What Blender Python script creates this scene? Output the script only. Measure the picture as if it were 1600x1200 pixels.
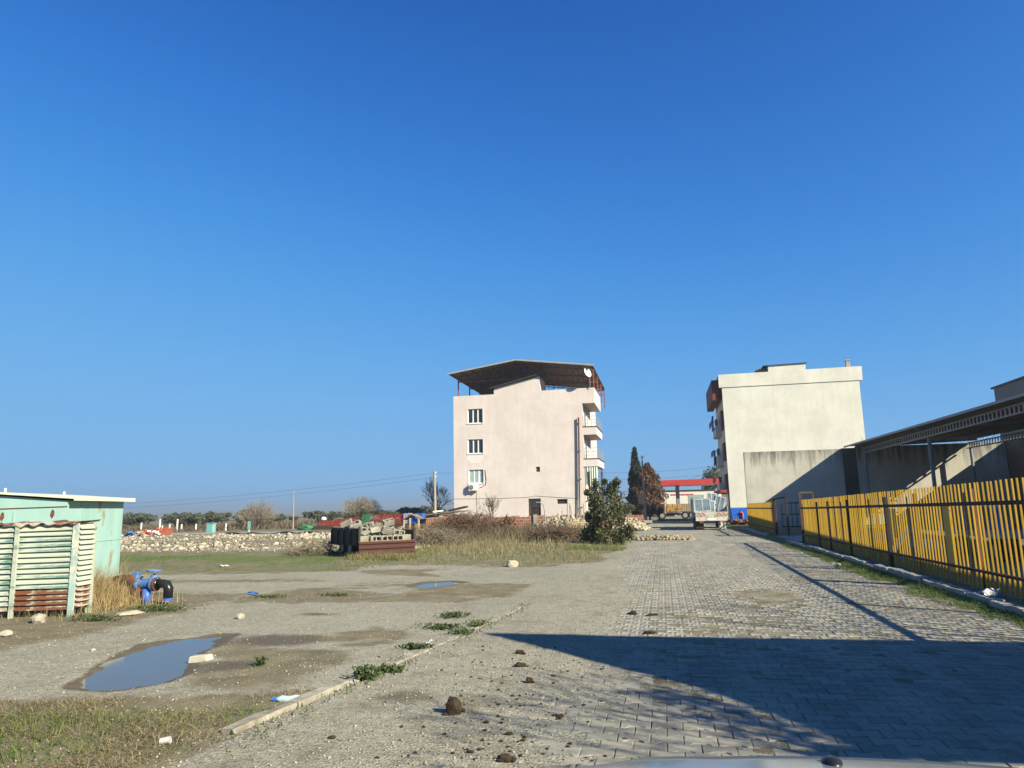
import bpy, bmesh, math, random
import numpy as np
from mathutils import Vector, Matrix, Euler
random.seed(7); RNG = np.random.default_rng(11)
for o in list(bpy.data.objects): bpy.data.objects.remove(o)
sc = bpy.context.scene
COL = sc.collection
R_ = math.radians

# ------------------------------------------------------------------ camera
EYE = 1.6; FPX = 1108.0
YAW, PITCH, ROLL = R_(11.65), R_(9.9), .021
Fw = Vector((-math.sin(YAW)*math.cos(PITCH), math.cos(YAW)*math.cos(PITCH), math.sin(PITCH)))
R0 = Vector((math.cos(YAW), math.sin(YAW), 0)); U0 = R0.cross(Fw)
Rt = R0*math.cos(ROLL) - U0*math.sin(ROLL); Up = U0*math.cos(ROLL) + R0*math.sin(ROLL)
cd = bpy.data.cameras.new('camera'); cam = bpy.data.objects.new('camera', cd); COL.objects.link(cam)
m3 = Matrix((Rt, Up, -Fw)).transposed()
cam.matrix_world = Matrix.Translation((0, 0, EYE)) @ m3.to_4x4()
cd.sensor_width = 36; cd.lens = FPX/1600*36; cd.clip_start = .05; cd.clip_end = 20000
sc.camera = cam
sc.render.resolution_x = 1024; sc.render.resolution_y = 768

# ------------------------------------------------------------------ sky, sun, exposure
SUN_AZ, SUN_EL = R_(60), R_(30)           # azimuth measured from straight behind the road axis towards +X
SD = Vector((math.sin(SUN_AZ)*math.cos(SUN_EL), -math.cos(SUN_AZ)*math.cos(SUN_EL), math.sin(SUN_EL)))
w = bpy.data.worlds.new('World'); sc.world = w; w.use_nodes = True
nt = w.node_tree; bg = nt.nodes['Background']
sky = nt.nodes.new('ShaderNodeTexSky'); sky.sky_type = 'NISHITA'; sky.sun_disc = False
sky.sun_elevation = SUN_EL; sky.sun_rotation = R_(120)
sky.altitude = 300; sky.air_density = 1.0; sky.dust_density = 0; sky.ozone_density = 4.0
# the whole dome is graded evenly: deep clear winter blue instead of a pale horizon
_tc = nt.nodes.new('ShaderNodeTexCoord'); _mp = nt.nodes.new('ShaderNodeMapping'); _mp.inputs['Location'].default_value = (0, 0, .05)
nt.links.new(_tc.outputs['Generated'], _mp.inputs[0]); nt.links.new(_mp.outputs[0], sky.inputs[0])
_sp = nt.nodes.new('ShaderNodeSeparateColor'); _cb = nt.nodes.new('ShaderNodeCombineColor'); nt.links.new(sky.outputs[0], _sp.inputs[0])
def _mth(op, a, b):
    n_ = nt.nodes.new('ShaderNodeMath'); n_.operation = op
    for s_, v_ in zip(n_.inputs, (a, b)):
        if isinstance(v_, (int, float)): s_.default_value = v_
        else: nt.links.new(v_, s_)
    return n_.outputs[0]
for _i, (_k, _g, _m) in enumerate(((27.0, 2.6, .228), (30.5, 2.4, .515), (132.0, 3.3, .87))):
    _v = _mth('MULTIPLY', _mth('POWER', _mth('MULTIPLY', _sp.outputs[_i], .1), _g), _k)
    _y = _mth('DIVIDE', _v, _mth('ADD', 1.0, _mth('DIVIDE', _v, _m)))
    nt.links.new(_mth('MULTIPLY', _y, 10/2.462), _cb.inputs[_i])
nt.links.new(_cb.outputs[0], bg.inputs[0]); bg.inputs[1].default_value = .1
sl = bpy.data.lights.new('sun', 'SUN'); so = bpy.data.objects.new('sun', sl); COL.objects.link(so)
sl.energy = 5.0; sl.angle = R_(.53); sl.color = (1, .915, .70)
so.rotation_euler = SD.to_track_quat('Z', 'Y').to_euler()
vs = sc.view_settings; vs.view_transform = 'Standard'; vs.look = 'None'; vs.gamma = 1; vs.exposure = 1.3
try: vs.use_curve_mapping = False
except Exception: pass

# ------------------------------------------------------------------ helpers
def ray(x, y): return Fw*FPX + Rt*(x-800) + Up*(600-y)
def G(x, y, z=0):
    d = ray(x, y); return Vector((0, 0, EYE)) + d*((z-EYE)/d.z)
def AY(x, y, Y):
    d = ray(x, y); return Vector((0, 0, EYE)) + d*(Y/d.y)

def link(o, parent=None):
    COL.objects.link(o)
    if parent is not None: o.parent = parent
    return o
def tag(o, label=None, cat=None, group=None, kind=None):
    if label: o['label'] = label
    if cat: o['category'] = cat
    if group: o['group'] = group
    if kind: o['kind'] = kind
    return o
def thing(name, label, cat, loc=(0, 0, 0), rz=0, group=None):
    o = link(bpy.data.objects.new(name, None)); o.location = loc; o.rotation_euler = (0, 0, rz)
    o.empty_display_size = .1
    return tag(o, label, cat, group)
def setting(name, loc=(0, 0, 0)):
    o = link(bpy.data.objects.new(name, None)); o.location = loc; o['kind'] = 'structure'; return o
def copy_tree(o, parent=None):
    c = o.copy(); link(c)
    c.parent = parent
    for ch in list(o.children): copy_tree(ch, c)
    return c

class MB:
    def __init__(s): s.v = []; s.f = []; s.T = None
    def add(s, vs, fs):
        b = len(s.v)
        if s.T is not None: vs = [s.T @ Vector(q) for q in vs]
        s.v += [tuple(q) for q in vs]; s.f += [tuple(i+b for i in f) for f in fs]; return s
    def box(s, c, d, rot=None):
        hx, hy, hz = d[0]/2, d[1]/2, d[2]/2
        vs = [Vector((x, y, z)) for z in (-hz, hz) for y in (-hy, hy) for x in (-hx, hx)]
        if rot is not None:
            m = Euler(rot).to_matrix(); vs = [m @ q for q in vs]
        c = Vector(c); vs = [q+c for q in vs]
        return s.add(vs, [(0,2,3,1),(4,5,7,6),(0,1,5,4),(2,6,7,3),(0,4,6,2),(1,3,7,5)])
    def bb(s, x0, x1, y0, y1, z0, z1):
        return s.box(((x0+x1)/2, (y0+y1)/2, (z0+z1)/2), (x1-x0, y1-y0, z1-z0))
    def bar(s, p, q, wd, ht=None, up=(0, 0, 1)):
        ht = ht or wd; p = Vector(p); q = Vector(q); d = (q-p).normalized(); u = Vector(up)
        if abs(d.dot(u)) > .98: u = Vector((0, 1, 0))
        a = d.cross(u).normalized()*wd/2; b = a.cross(d).normalized()*ht/2
        vs = [p-a-b, p+a-b, p+a+b, p-a+b, q-a-b, q+a-b, q+a+b, q-a+b]
        return s.add(vs, [(0,1,2,3),(7,6,5,4),(0,4,5,1),(1,5,6,2),(2,6,7,3),(3,7,4,0)])
    def tube(s, p, q, r0, r1=None, n=10, cap=True):
        r1 = r0 if r1 is None else r1; p = Vector(p); q = Vector(q); d = (q-p).normalized()
        u = Vector((0, 0, 1)) if abs(d.z) < .95 else Vector((1, 0, 0))
        a = d.cross(u).normalized(); b = d.cross(a)
        vs = []; fs = []
        for (c, r) in ((p, r0), (q, r1)):
            for k in range(n):
                t = 2*math.pi*k/n; vs.append(c + (a*math.cos(t)+b*math.sin(t))*r)
        for k in range(n): fs.append((k, (k+1) % n, n+(k+1) % n, n+k))
        if cap: fs.append(tuple(range(n-1, -1, -1))); fs.append(tuple(range(n, 2*n)))
        return s.add(vs, fs)
    def path(s, pts, rs, n=8):
        pts = [Vector(q) for q in pts]
        if not hasattr(rs, '__len__'): rs = [rs]*len(pts)
        vs = []; fs = []; prev = None
        for i, c in enumerate(pts):
            d = (pts[min(i+1, len(pts)-1)] - pts[max(i-1, 0)]).normalized()
            if prev is None:
                u = Vector((0, 0, 1)) if abs(d.z) < .9 else Vector((1, 0, 0)); a = d.cross(u).normalized()
            else: a = (prev - d*prev.dot(d)).normalized()
            prev = a; b = d.cross(a)
            for k in range(n):
                t = 2*math.pi*k/n; vs.append(c+(a*math.cos(t)+b*math.sin(t))*rs[i])
        for i in range(len(pts)-1):
            for k in range(n): fs.append((i*n+k, i*n+(k+1) % n, (i+1)*n+(k+1) % n, (i+1)*n+k))
        fs.append(tuple(range(n-1, -1, -1))); e = (len(pts)-1)*n; fs.append(tuple(range(e, e+n)))
        return s.add(vs, fs)
    def prism(s, poly, axis, a0, a1):
        n = len(poly)
        def P(u, v_, a): return {'x': (a, u, v_), 'y': (u, a, v_), 'z': (u, v_, a)}[axis]
        vs = [P(u, v_, a0) for u, v_ in poly] + [P(u, v_, a1) for u, v_ in poly]
        fs = [tuple(range(n)), tuple(range(2*n-1, n-1, -1))]
        fs += [(k, n+k, n+(k+1) % n, (k+1) % n) for k in range(n)]
        return s.add(vs, fs)
    def blob(s, c, r, seed=0, n=1, rough=.25, flat=0):
        bm = bmesh.new(); bmesh.ops.create_icosphere(bm, subdivisions=n, radius=1)
        rg = random.Random(seed); c = Vector(c); r = Vector(r) if hasattr(r, '__len__') else Vector((r, r, r))
        vs = []
        for q in bm.verts:
            k = 1+rg.uniform(-rough, rough); z = q.co.z*k
            if flat and z < -flat: z = -flat
            vs.append(c+Vector((q.co.x*k*r.x, q.co.y*k*r.y, z*r.z)))
        fs = [tuple(x.index for x in f.verts) for f in bm.faces]; bm.free()
        return s.add(vs, fs)
    def wall(s, x0, x1, z0, z1, holes, y, th):
        """front wall in the XZ plane at y with rectangular holes and reveals of depth th"""
        xs = sorted({x0, x1, *[h[0] for h in holes], *[h[1] for h in holes]})
        zs = sorted({z0, z1, *[h[2] for h in holes], *[h[3] for h in holes]})
        for i in range(len(xs)-1):
            for j in range(len(zs)-1):
                cx, cz = (xs[i]+xs[i+1])/2, (zs[j]+zs[j+1])/2
                if any(h[0] < cx < h[1] and h[2] < cz < h[3] for h in holes): continue
                s.add([(xs[i], y, zs[j]), (xs[i+1], y, zs[j]), (xs[i+1], y, zs[j+1]), (xs[i], y, zs[j+1])], [(0,1,2,3)])
        for (a, b, c, d) in holes:
            s.add([(a,y,c),(b,y,c),(b,y,d),(a,y,d),(a,y+th,c),(b,y+th,c),(b,y+th,d),(a,y+th,d)],
                  [(0,4,5,1),(1,5,6,2),(2,6,7,3),(3,7,4,0)])
        return s
    def mesh(s, name, mat=None, smooth=False):
        me = bpy.data.meshes.new(name); me.from_pydata(s.v, [], s.f); me.update()
        if mat: me.materials.append(mat)
        if smooth: me.polygons.foreach_set('use_smooth', [True]*len(me.polygons))
        return me
    def build(s, name, mat, parent=None, world=False, smooth=False, label=None, bevel=0):
        if world and parent is not None:
            off = Vector(parent.matrix_basis.translation)
            if parent.parent is not None: off += Vector(parent.parent.matrix_basis.translation)
            s.v = [tuple(Vector(q)-off) for q in s.v]
        o = link(bpy.data.objects.new(name, s.mesh(name, mat, smooth)), parent)
        if label: o['label'] = label
        if bevel:
            md = o.modifiers.new('bevel', 'BEVEL'); md.width = bevel; md.segments = 1; md.limit_method = 'ANGLE'
        return o

def np_mesh(name, V, F, mat, parent=None, attr=None, smooth=False, F3=True):
    """V (n,3), F (m,k) numpy; attr = per-vertex float array stored as 'rnd'"""
    me = bpy.data.meshes.new(name); k = F.shape[1]
    me.vertices.add(len(V)); me.vertices.foreach_set('co', V.astype(np.float32).ravel())
    me.loops.add(F.size); me.loops.foreach_set('vertex_index', F.astype(np.int32).ravel())
    me.polygons.add(len(F)); me.polygons.foreach_set('loop_start', np.arange(0, F.size, k, dtype=np.int32))
    me.update(calc_edges=True)
    if smooth: me.polygons.foreach_set('use_smooth', np.ones(len(F), bool))
    if attr is not None:
        a = me.attributes.new('rnd', 'FLOAT', 'POINT'); a.data.foreach_set('value', attr.astype(np.float32))
    me.materials.append(mat); me.validate()
    return link(bpy.data.objects.new(name, me), parent)

# numpy value noise
_P = np.random.default_rng(3).random((256, 256))
def vnoise(x, y):
    xi = np.floor(x).astype(int); yi = np.floor(y).astype(int); fx = x-xi; fy = y-yi
    fx = fx*fx*(3-2*fx); fy = fy*fy*(3-2*fy)
    a = _P[xi % 256, yi % 256]; b = _P[(xi+1) % 256, yi % 256]; c = _P[xi % 256, (yi+1) % 256]; d = _P[(xi+1) % 256, (yi+1) % 256]
    return (a*(1-fx)+b*fx)*(1-fy)+(c*(1-fx)+d*fx)*fy
def fbm(x, y, o=4):
    t = 0; amp = .5
    for k in range(o): t = t+amp*vnoise(x*2**k+17.3*k, y*2**k+5.1*k); amp *= .5
    return t/(1-.5**o)
def sst(a, b, x):
    t = np.clip((x-a)/(b-a), 0, 1); return t*t*(3-2*t)

# ------------------------------------------------------------------ materials
ALB = .86          # overall reflectance scale of the palette
class NT:
    def __init__(s, name):
        s.m = bpy.data.materials.new(name); s.m.use_nodes = True; s.t = s.m.node_tree
        s.b = s.t.nodes['Principled BSDF']; s.n = s.t.nodes; s.l = s.t.links
    def N(s, typ, **kw):
        n = s.n.new('ShaderNode'+typ)
        for k, v_ in kw.items(): setattr(n, k, v_)
        return n
    def co(s, kind='Object', scale=(1, 1, 1)):
        tc = s.N('TexCoord'); mp = s.N('Mapping'); mp.inputs['Scale'].default_value = scale
        s.l.new(tc.outputs[kind], mp.inputs[0]); return mp.outputs[0]
    def noise(s, vec, scale, detail=4, rough=.55, dist=0):
        n = s.N('TexNoise'); n.inputs['Scale'].default_value = scale; n.inputs['Detail'].default_value = detail
        n.inputs['Roughness'].default_value = rough; n.inputs['Distortion'].default_value = dist
        if vec is not None: s.l.new(vec, n.inputs['Vector'])
        return n.outputs['Fac']
    def ramp(s, fac, a, b, ca=(0, 0, 0), cb=(1, 1, 1)):
        r = s.N('ValToRGB'); e = r.color_ramp.elements
        e[0].position = a; e[1].position = b; e[0].color = (*ca, 1); e[1].color = (*cb, 1)
        s.l.new(fac, r.inputs[0]); return r.outputs[0]
    def mix(s, fac, a, b, mode='MIX'):
        m = s.N('Mix', data_type='RGBA', blend_type=mode)
        for sock, val in ((m.inputs[0], fac), (m.inputs[6], a), (m.inputs[7], b)):
            if isinstance(val, (int, float)): sock.default_value = val
            elif isinstance(val, tuple): sock.default_value = (*val, 1) if len(val) == 3 else val
            else: s.l.new(val, sock)
        return m.outputs[2]
    def math(s, op, a, b=0):
        m = s.N('Math', operation=op)
        for sock, val in ((m.inputs[0], a), (m.inputs[1], b)):
            if isinstance(val, (int, float)): sock.default_value = val
            else: s.l.new(val, sock)
        return m.outputs[0]
    def out(s, col, rough=.9, bump=None, strength=.3, dist=.02, metal=0, spec=None):
        if isinstance(col, tuple): s.b.inputs['Base Color'].default_value = (*[c*ALB for c in col], 1)
        else: s.l.new(s.mix(1.0, col, (ALB, ALB, ALB), 'MULTIPLY'), s.b.inputs['Base Color'])
        if isinstance(rough, (int, float)): s.b.inputs['Roughness'].default_value = rough
        else: s.l.new(rough, s.b.inputs['Roughness'])
        s.b.inputs['Metallic'].default_value = metal
        if spec is not None: s.b.inputs['Specular IOR Level'].default_value = spec
        if bump is not None:
            bn = s.N('Bump'); bn.inputs['Strength'].default_value = strength; bn.inputs['Distance'].default_value = dist
            s.l.new(bump, bn.inputs['Height']); s.l.new(bn.outputs[0], s.b.inputs['Normal'])
        return s.m

def mat(name, c1, c2=None, scale=4, rough=.85, bump=.2, bscale=None, metal=0, lo=.35, hi=.65, dist=.01, world=False, spec=.3):
    t = NT(name); v_ = t.co()
    if world:
        g = t.N('NewGeometry'); v_ = g.outputs['Position']
    c2 = c2 or tuple(x*.75 for x in c1)
    n = t.noise(v_, scale, 6, .6)
    col = t.mix(t.ramp(n, lo, hi), c1, c2)
    fine = t.noise(v_, (bscale or scale*8), 4, .6)
    col = t.mix(.25, col, t.ramp(fine, .3, .7, (.45, .45, .45), (1.25, 1.25, 1.25)), 'MULTIPLY')
    return t.out(col, rough, fine if bump else None, bump, dist, metal, spec)

def rust_mat(name, paint, rust=(.13, .045, .02), amt=.5, scale=3, stretch=(1, 1, 1), rough=.7, paint2=None):
    t = NT(name); v_ = t.co('Object', stretch)
    n = t.noise(v_, scale, 8, .68, .3); n2 = t.noise(v_, scale*6, 5, .6)
    p = t.mix(t.ramp(t.noise(v_, scale*.8, 5), .4, .62), paint, paint2 or tuple(c*.8 for c in paint))
    r = t.mix(n2, tuple(c*.55 for c in rust), tuple(min(1, c*1.7) for c in rust))
    fac = t.ramp(n, amt-.03, amt+.04)
    return t.out(t.mix(fac, p, r), rough, n2, .25, .005, 0, .3)

def stucco(name, c1, c2, streak=.35, scale=.5, top_dark=None, patch=None):
    t = NT(name); g = t.N('NewGeometry'); pos = g.outputs['Position']
    mp = t.N('Mapping'); mp.inputs['Scale'].default_value = (1.6, 1.6, .12); t.l.new(pos, mp.inputs[0])
    big = t.noise(pos, scale, 5, .6); st = t.noise(mp.outputs[0], 1.6, 6, .65); fine = t.noise(pos, 30, 4, .6)
    col = t.mix(t.ramp(big, .40, .62), c1, c2)
    med = t.noise(pos, 2.3, 7, .7)
    col = t.mix(t.math('MULTIPLY', t.ramp(med, .52, .70), .35), col, tuple(c*.84 for c in c2))
    col = t.mix(t.math('MULTIPLY', t.ramp(st, .45, .75), streak), col, tuple(c*.72 for c in c1))
    col = t.mix(.12, col, t.ramp(fine, .3, .7, (.6, .6, .6), (1.2, 1.2, 1.2)), 'MULTIPLY')
    if top_dark:                    # black run-off stains below the coping of this wall
        z0, z1 = top_dark
        sep = t.N('SeparateXYZ'); t.l.new(pos, sep.inputs[0])
        mr = t.N('MapRange'); mr.inputs[1].default_value = z0; mr.inputs[2].default_value = z1; t.l.new(sep.outputs[2], mr.inputs[0])
        mp2 = t.N('Mapping'); mp2.inputs['Scale'].default_value = (2.6, 2.6, .25); t.l.new(pos, mp2.inputs[0])
        n3 = t.noise(mp2.outputs[0], 1.3, 6, .7)
        f = t.math('MULTIPLY', t.ramp(t.math('ADD', n3, t.math('MULTIPLY', mr.outputs[0], .42)), .72, .98), .8)
        col = t.mix(f, col, (.045, .043, .038))
    return t.out(col, .95, fine, .25, .01, 0, .2)

MT = {}
MT['pink'] = stucco('pink_render', (.635, .565, .535), (.575, .505, .475), .30, .6)
MT['pink2'] = stucco('pink_patch', (.69, .63, .595), (.66, .60, .565), .1, .8)
MT['cream'] = stucco('cream_render', (.625, .615, .545), (.55, .54, .475), .36, .6)
MT['greywall'] = stucco('grey_cement', (.50, .48, .41), (.42, .405, .35), .45, .8, (2.6, 4.9))
MT['darkwall'] = stucco('dark_cement', (.09, .088, .08), (.05, .05, .046), .5, .8)
MT['brownwall'] = stucco('brown_cement', (.2, .16, .12), (.14, .115, .09), .4, .6)
MT['concrete'] = mat('concrete', (.40, .38, .33), (.28, .265, .225), 3, .95, .4, 40)
MT['lightconc'] = mat('light_concrete', (.45, .425, .35), (.33, .31, .25), 3, .95, .4, 40)
MT['kerbconc'] = mat('weathered_kerb', (.37, .345, .275), (.20, .18, .135), 7, .95, .6, 35)
MT['block'] = mat('block_concrete', (.30, .285, .235), (.19, .18, .145), 5, .95, .5, 45)
MT['upvc'] = mat('white_upvc', (.8, .8, .78), (.74, .74, .72), 4, .4, 0)
MT['frame_grey'] = mat('weathered_upvc', (.46, .48, .47), (.33, .35, .34), 3, .5, 0)
MT['pane_blue'] = mat('dusty_glass', (.20, .26, .29), (.12, .16, .19), 3, .15, 0, spec=.6)
MT['whitepaint'] = mat('white_paint', (.74, .73, .69), (.62, .6, .55), 2.5, .5, .05)
MT['dirtywhite'] = rust_mat('dirty_white', (.55, .53, .46), (.22, .15, .09), .57, 3)
MT['darkred'] = mat('dark_red_paint', (.17, .035, .025), (.12, .028, .02), 3, .7, .1)
MT['brickred'] = mat('red_paint', (.30, .055, .04), (.24, .045, .035), 3, .6, .1)
MT['stationred'] = mat('station_red', (.50, .045, .045), (.42, .04, .04), 2, .45, 0)
MT['rustred'] = mat('red_oxide_steel', (.27, .07, .048), (.17, .045, .03), 6, .7, .1)
MT['rust'] = rust_mat('rusty_steel', (.15, .06, .035), (.11, .04, .02), .5, 5)
MT['rustpipe'] = mat('rusty_pipe', (.13, .055, .032), (.07, .032, .022), 9, .85, .4)
MT['railbrown'] = mat('dark_rail', (.055, .032, .02), (.03, .02, .014), 6, .8, .2)
MT['blacksteel'] = mat('black_steel', (.018, .017, .016), (.03, .022, .018), 6, .7, .1)
MT['oxbrown'] = rust_mat('trailer_brown', (.06, .018, .013), (.045, .02, .013), .55, 4)
MT['sheet_grey'] = mat('grey_sheet', (.21, .20, .175), (.135, .125, .105), 1.5, .7, .1)
MT['greysteel'] = mat('grey_steel', (.33, .34, .35), (.26, .27, .28), 3, .5, .05)
MT['bluegrey'] = mat('bluegrey_steel', (.20, .24, .29), (.16, .19, .23), 3, .5, .05)
MT['blacksheet'] = mat('bitumen_sheet', (.03, .03, .032), (.05, .048, .045), 3, .8, .2)
MT['glass'] = mat('dark_glass', (.018, .022, .03), (.03, .035, .045), 2, .08, 0, spec=.6)
MT['curtain'] = mat('pale_curtain_glass', (.36, .46, .45), (.22, .31, .31), 7, .25, 0)
MT['darkvoid'] = mat('dark_interior', (.02, .018, .016), (.03, .026, .022), 3, .9, 0)
MT['brownwood'] = mat('brown_wood', (.10, .05, .03), (.06, .032, .02), 6, .7, .1)
MT['palewood'] = mat('pale_wood', (.52, .40, .24), (.42, .31, .18), 8, .85, .2)
MT['oldwood'] = mat('old_wood', (.27, .21, .14), (.18, .135, .09), 7, .9, .3)
MT['polewood'] = mat('pole_concrete', (.36, .31, .23), (.27, .235, .18), 5, .9, .2)
MT['teal'] = rust_mat('teal_paint', (.30, .47, .43), (.24, .17, .11), .63, 2.2, (1, 1, .35), .55, (.255, .415, .385))
MT['tealroof'] = rust_mat('teal_roof_edge', (.62, .66, .50), (.3, .2, .12), .70, 2.5)
MT['slat'] = rust_mat('slat_paint', (.41, .44, .36), (.13, .19, .16), .58, 2.2, (.5, 1, 3), .6, (.35, .39, .32))
MT['slatgreen'] = rust_mat('slat_green', (.39, .43, .36), (.085, .165, .135), .53, 2.4, (.45, 1, 3), .6, (.33, .39, .33))
MT['slatrust'] = rust_mat('slat_rust', (.40, .37, .29), (.115, .045, .022), .47, 2.2, (.6, 1, 2.5), .8)
MT['slatpost'] = rust_mat('slat_post_paint', (.30, .43, .40), (.45, .44, .36), .52, 5, (1, 1, .6), .6)
MT['valveblue'] = rust_mat('valve_blue', (.05, .15, .40), (.12, .055, .03), .60, 9, (1, 1, 1), .6, (.11, .20, .36))
MT['barrelblue'] = mat('barrel_blue', (.02, .14, .62), (.02, .11, .5), 5, .4, 0)
MT['blackplastic'] = mat('black_plastic', (.012, .012, .013), (.02, .02, .02), 5, .3, 0)
MT['dung'] = mat('dung', (.05, .033, .02), (.025, .017, .011), 18, .95, .8, 60)
MT['stone'] = mat('pale_stone', (.43, .39, .30), (.30, .27, .2), 6, .95, .4, 30)
MT['earth'] = mat('dark_earth', (.07, .052, .035), (.04, .03, .021), 8, .95, .6, 40)
MT['bark'] = mat('bark', (.12, .095, .07), (.07, .055, .042), 12, .95, .4)
MT['twig'] = mat('twigs', (.20, .165, .115), (.13, .105, .075), 10, .95, 0)
MT['twigpale'] = mat('pale_twigs', (.27, .235, .175), (.19, .165, .125), 10, .95, 0)
MT['brush'] = mat('dry_brush', (.15, .10, .062), (.08, .05, .032), 10, .95, 0)
MT['crate_red'] = mat('crate_red', (.32, .05, .04), (.22, .04, .032), 3, .5, 0)
MT['crate_blue'] = mat('crate_blue', (.015, .13, .62), (.02, .12, .52), 3, .5, 0)
MT['crate_green'] = mat('crate_green', (.03, .22, .09), (.02, .16, .07), 3, .6, 0)
MT['lime'] = mat('lime_cloth', (.35, .55, .1), (.28, .42, .09), 3, .8, 0)
MT['lilac'] = mat('lilac_plastic', (.42, .42, .6), (.36, .36, .55), 3, .6, 0)
MT['orange'] = mat('orange_net', (.62, .13, .06), (.5, .11, .05), 5, .8, 0)
MT['tarpgreen'] = mat('pale_green_cloth', (.50, .56, .45), (.40, .47, .38), 6, .9, .1)
MT['ochre'] = rust_mat('truck_ochre', (.42, .25, .06), (.12, .06, .03), .53, 2.5)
MT['tyre'] = mat('tyre', (.018, .018, .018), (.03, .028, .025), 6, .9, .1)
MT['rim'] = mat('wheel_rim', (.3, .3, .3), (.2, .2, .19), 5, .5, 0)
MT['bluepaint'] = mat('blue_wall_paint', (.02, .16, .48), (.025, .14, .4), 2, .7, .1)
MT['carpaint'] = NT('car_paint').out((.16, .20, .24), .16, metal=.0, spec=.6)
MT['paperwhite'] = mat('white_litter', (.6, .6, .58), (.42, .42, .4), 8, .6, 0)
MT['bluecloth'] = mat('blue_cloth', (.05, .12, .35), (.08, .16, .4), 6, .9, 0)
MT['sack'] = mat('white_sack', (.55, .56, .56), (.45, .46, .47), 6, .8, .2)
MT['signteal'] = mat('sign_teal', (.16, .40, .38), (.2, .44, .42), 5, .6, 0)
MT['rooftile'] = mat('terracotta_roof', (.36, .15, .09), (.27, .11, .07), 4, .9, .3)

def yellow_paint():
    t = NT('yellow_paint'); v_ = t.co(); oi = t.N('ObjectInfo')
    n = t.noise(v_, 7, 7, .7, .4)
    p = t.mix(oi.outputs['Random'], (.46, .29, .014), (.36, .215, .012))
    p = t.mix(t.ramp(t.noise(v_, 2.5, 4), .4, .7), p, (.38, .22, .025))
    return t.out(t.mix(t.ramp(n, .60, .66), p, (.09, .04, .018)), .45, n, .08, .004, 0, .35)
MT['yellow'] = yellow_paint()

def leafmat(name, c1, c2, trans=.25):
    t = NT(name); a = t.N('Attribute', attribute_name='rnd')
    col = t.mix(a.outputs['Fac'], c1, c2); t.out(col, .6, spec=.25)
    tr = t.N('BsdfTranslucent'); t.l.new(col, tr.inputs[0])
    ms = t.N('MixShader'); ms.inputs[0].default_value = trans
    t.l.new(t.b.outputs[0], ms.inputs[1]); t.l.new(tr.outputs[0], ms.inputs[2])
    t.l.new(ms.outputs[0], t.n['Material Output'].inputs[0]); return t.m
MT['leaf_olive'] = leafmat('olive_leaf', (.06, .072, .042), (.125, .135, .085))
MT['leaf_bush'] = leafmat('bush_leaf', (.042, .052, .02), (.14, .142, .055))
MT['leaf_cypress'] = leafmat('cypress_leaf', (.018, .03, .018), (.04, .055, .03))
MT['leaf_brown'] = leafmat('brown_needles', (.10, .055, .03), (.21, .115, .06))
MT['leaf_weed'] = leafmat('weed_leaf', (.035, .06, .016), (.085, .115, .035))
MT['grass_dry'] = leafmat('dry_grass', (.14, .11, .055), (.40, .335, .18), .3)
MT['grass_reed'] = leafmat('dry_reed', (.27, .20, .09), (.50, .39, .20), .3)
MT['grass_green'] = leafmat('green_grass', (.06, .11, .02), (.16, .205, .05), .3)
MT['grass_mixed'] = leafmat('mixed_grass', (.12, .13, .045), (.33, .28, .14), .3)
MT['scrub_mat'] = leafmat('scrub', (.085, .062, .04), (.17, .13, .075), .2)

def ground_mat():
    t = NT('ground'); g = t.N('NewGeometry'); pos = g.outputs['Position']
    z = t.N('Attribute', attribute_name='zone'); sp = t.N('SeparateColor'); t.l.new(z.outputs['Color'], sp.inputs[0])
    grs, dirt, wet = sp.outputs[0], sp.outputs[1], sp.outputs[2]
    n_big = t.noise(pos, .35, 5, .6); n_mid = t.noise(pos, 2.2, 6, .62); n_f = t.noise(pos, 22, 5, .65)
    vor = t.N('TexVoronoi'); vor.inputs['Scale'].default_value = 42; t.l.new(pos, vor.inputs['Vector'])
    vcol = t.N('SeparateColor'); t.l.new(vor.outputs['Color'], vcol.inputs[0])
    peb = t.ramp(vcol.outputs[0], 0, 1, (.105, .097, .07), (.39, .37, .29))
    grav = t.mix(t.ramp(n_mid, .38, .66), (.275, .257, .192), (.165, .151, .106))
    grav = t.mix(t.ramp(n_big, .35, .68), grav, (.315, .30, .238))
    grav = t.mix(t.ramp(n_f, .40, .62), grav, peb)
    earth = t.mix(t.ramp(n_mid, .38, .64), (.20, .172, .108), (.13, .112, .068))
    earth = t.mix(.35, earth, t.ramp(n_f, .3, .7, (.6, .6, .6), (1.3, 1.3, 1.3)), 'MULTIPLY')
    col = t.mix(t.ramp(t.math('ADD', dirt, t.math('MULTIPLY', t.math('SUBTRACT', n_mid, .5), .9)), .35, .62), grav, earth)
    green = t.mix(t.ramp(n_f, .38, .62), (.07, .105, .024), (.145, .165, .05))
    col = t.mix(t.ramp(t.math('ADD', grs, t.math('MULTIPLY', t.math('SUBTRACT', n_mid, .5), 1.0)), .40, .62), col, green)
    wf = t.ramp(t.math('ADD', wet, t.math('MULTIPLY', t.math('SUBTRACT', n_mid, .5), .5)), .35, .6)
    col = t.mix(wf, col, t.mix(n_f, (.082, .065, .038), (.145, .118, .072)))
    rough = t.math('SUBTRACT', .95, t.math('MULTIPLY', wf, .35))
    hgt = t.math('ADD', t.math('MULTIPLY', vor.outputs['Distance'], -1.0), t.math('MULTIPLY', n_f, 1.2))
    return t.out(col, rough, hgt, .55, .016, 0, .25)
MT['ground'] = ground_mat()

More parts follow.
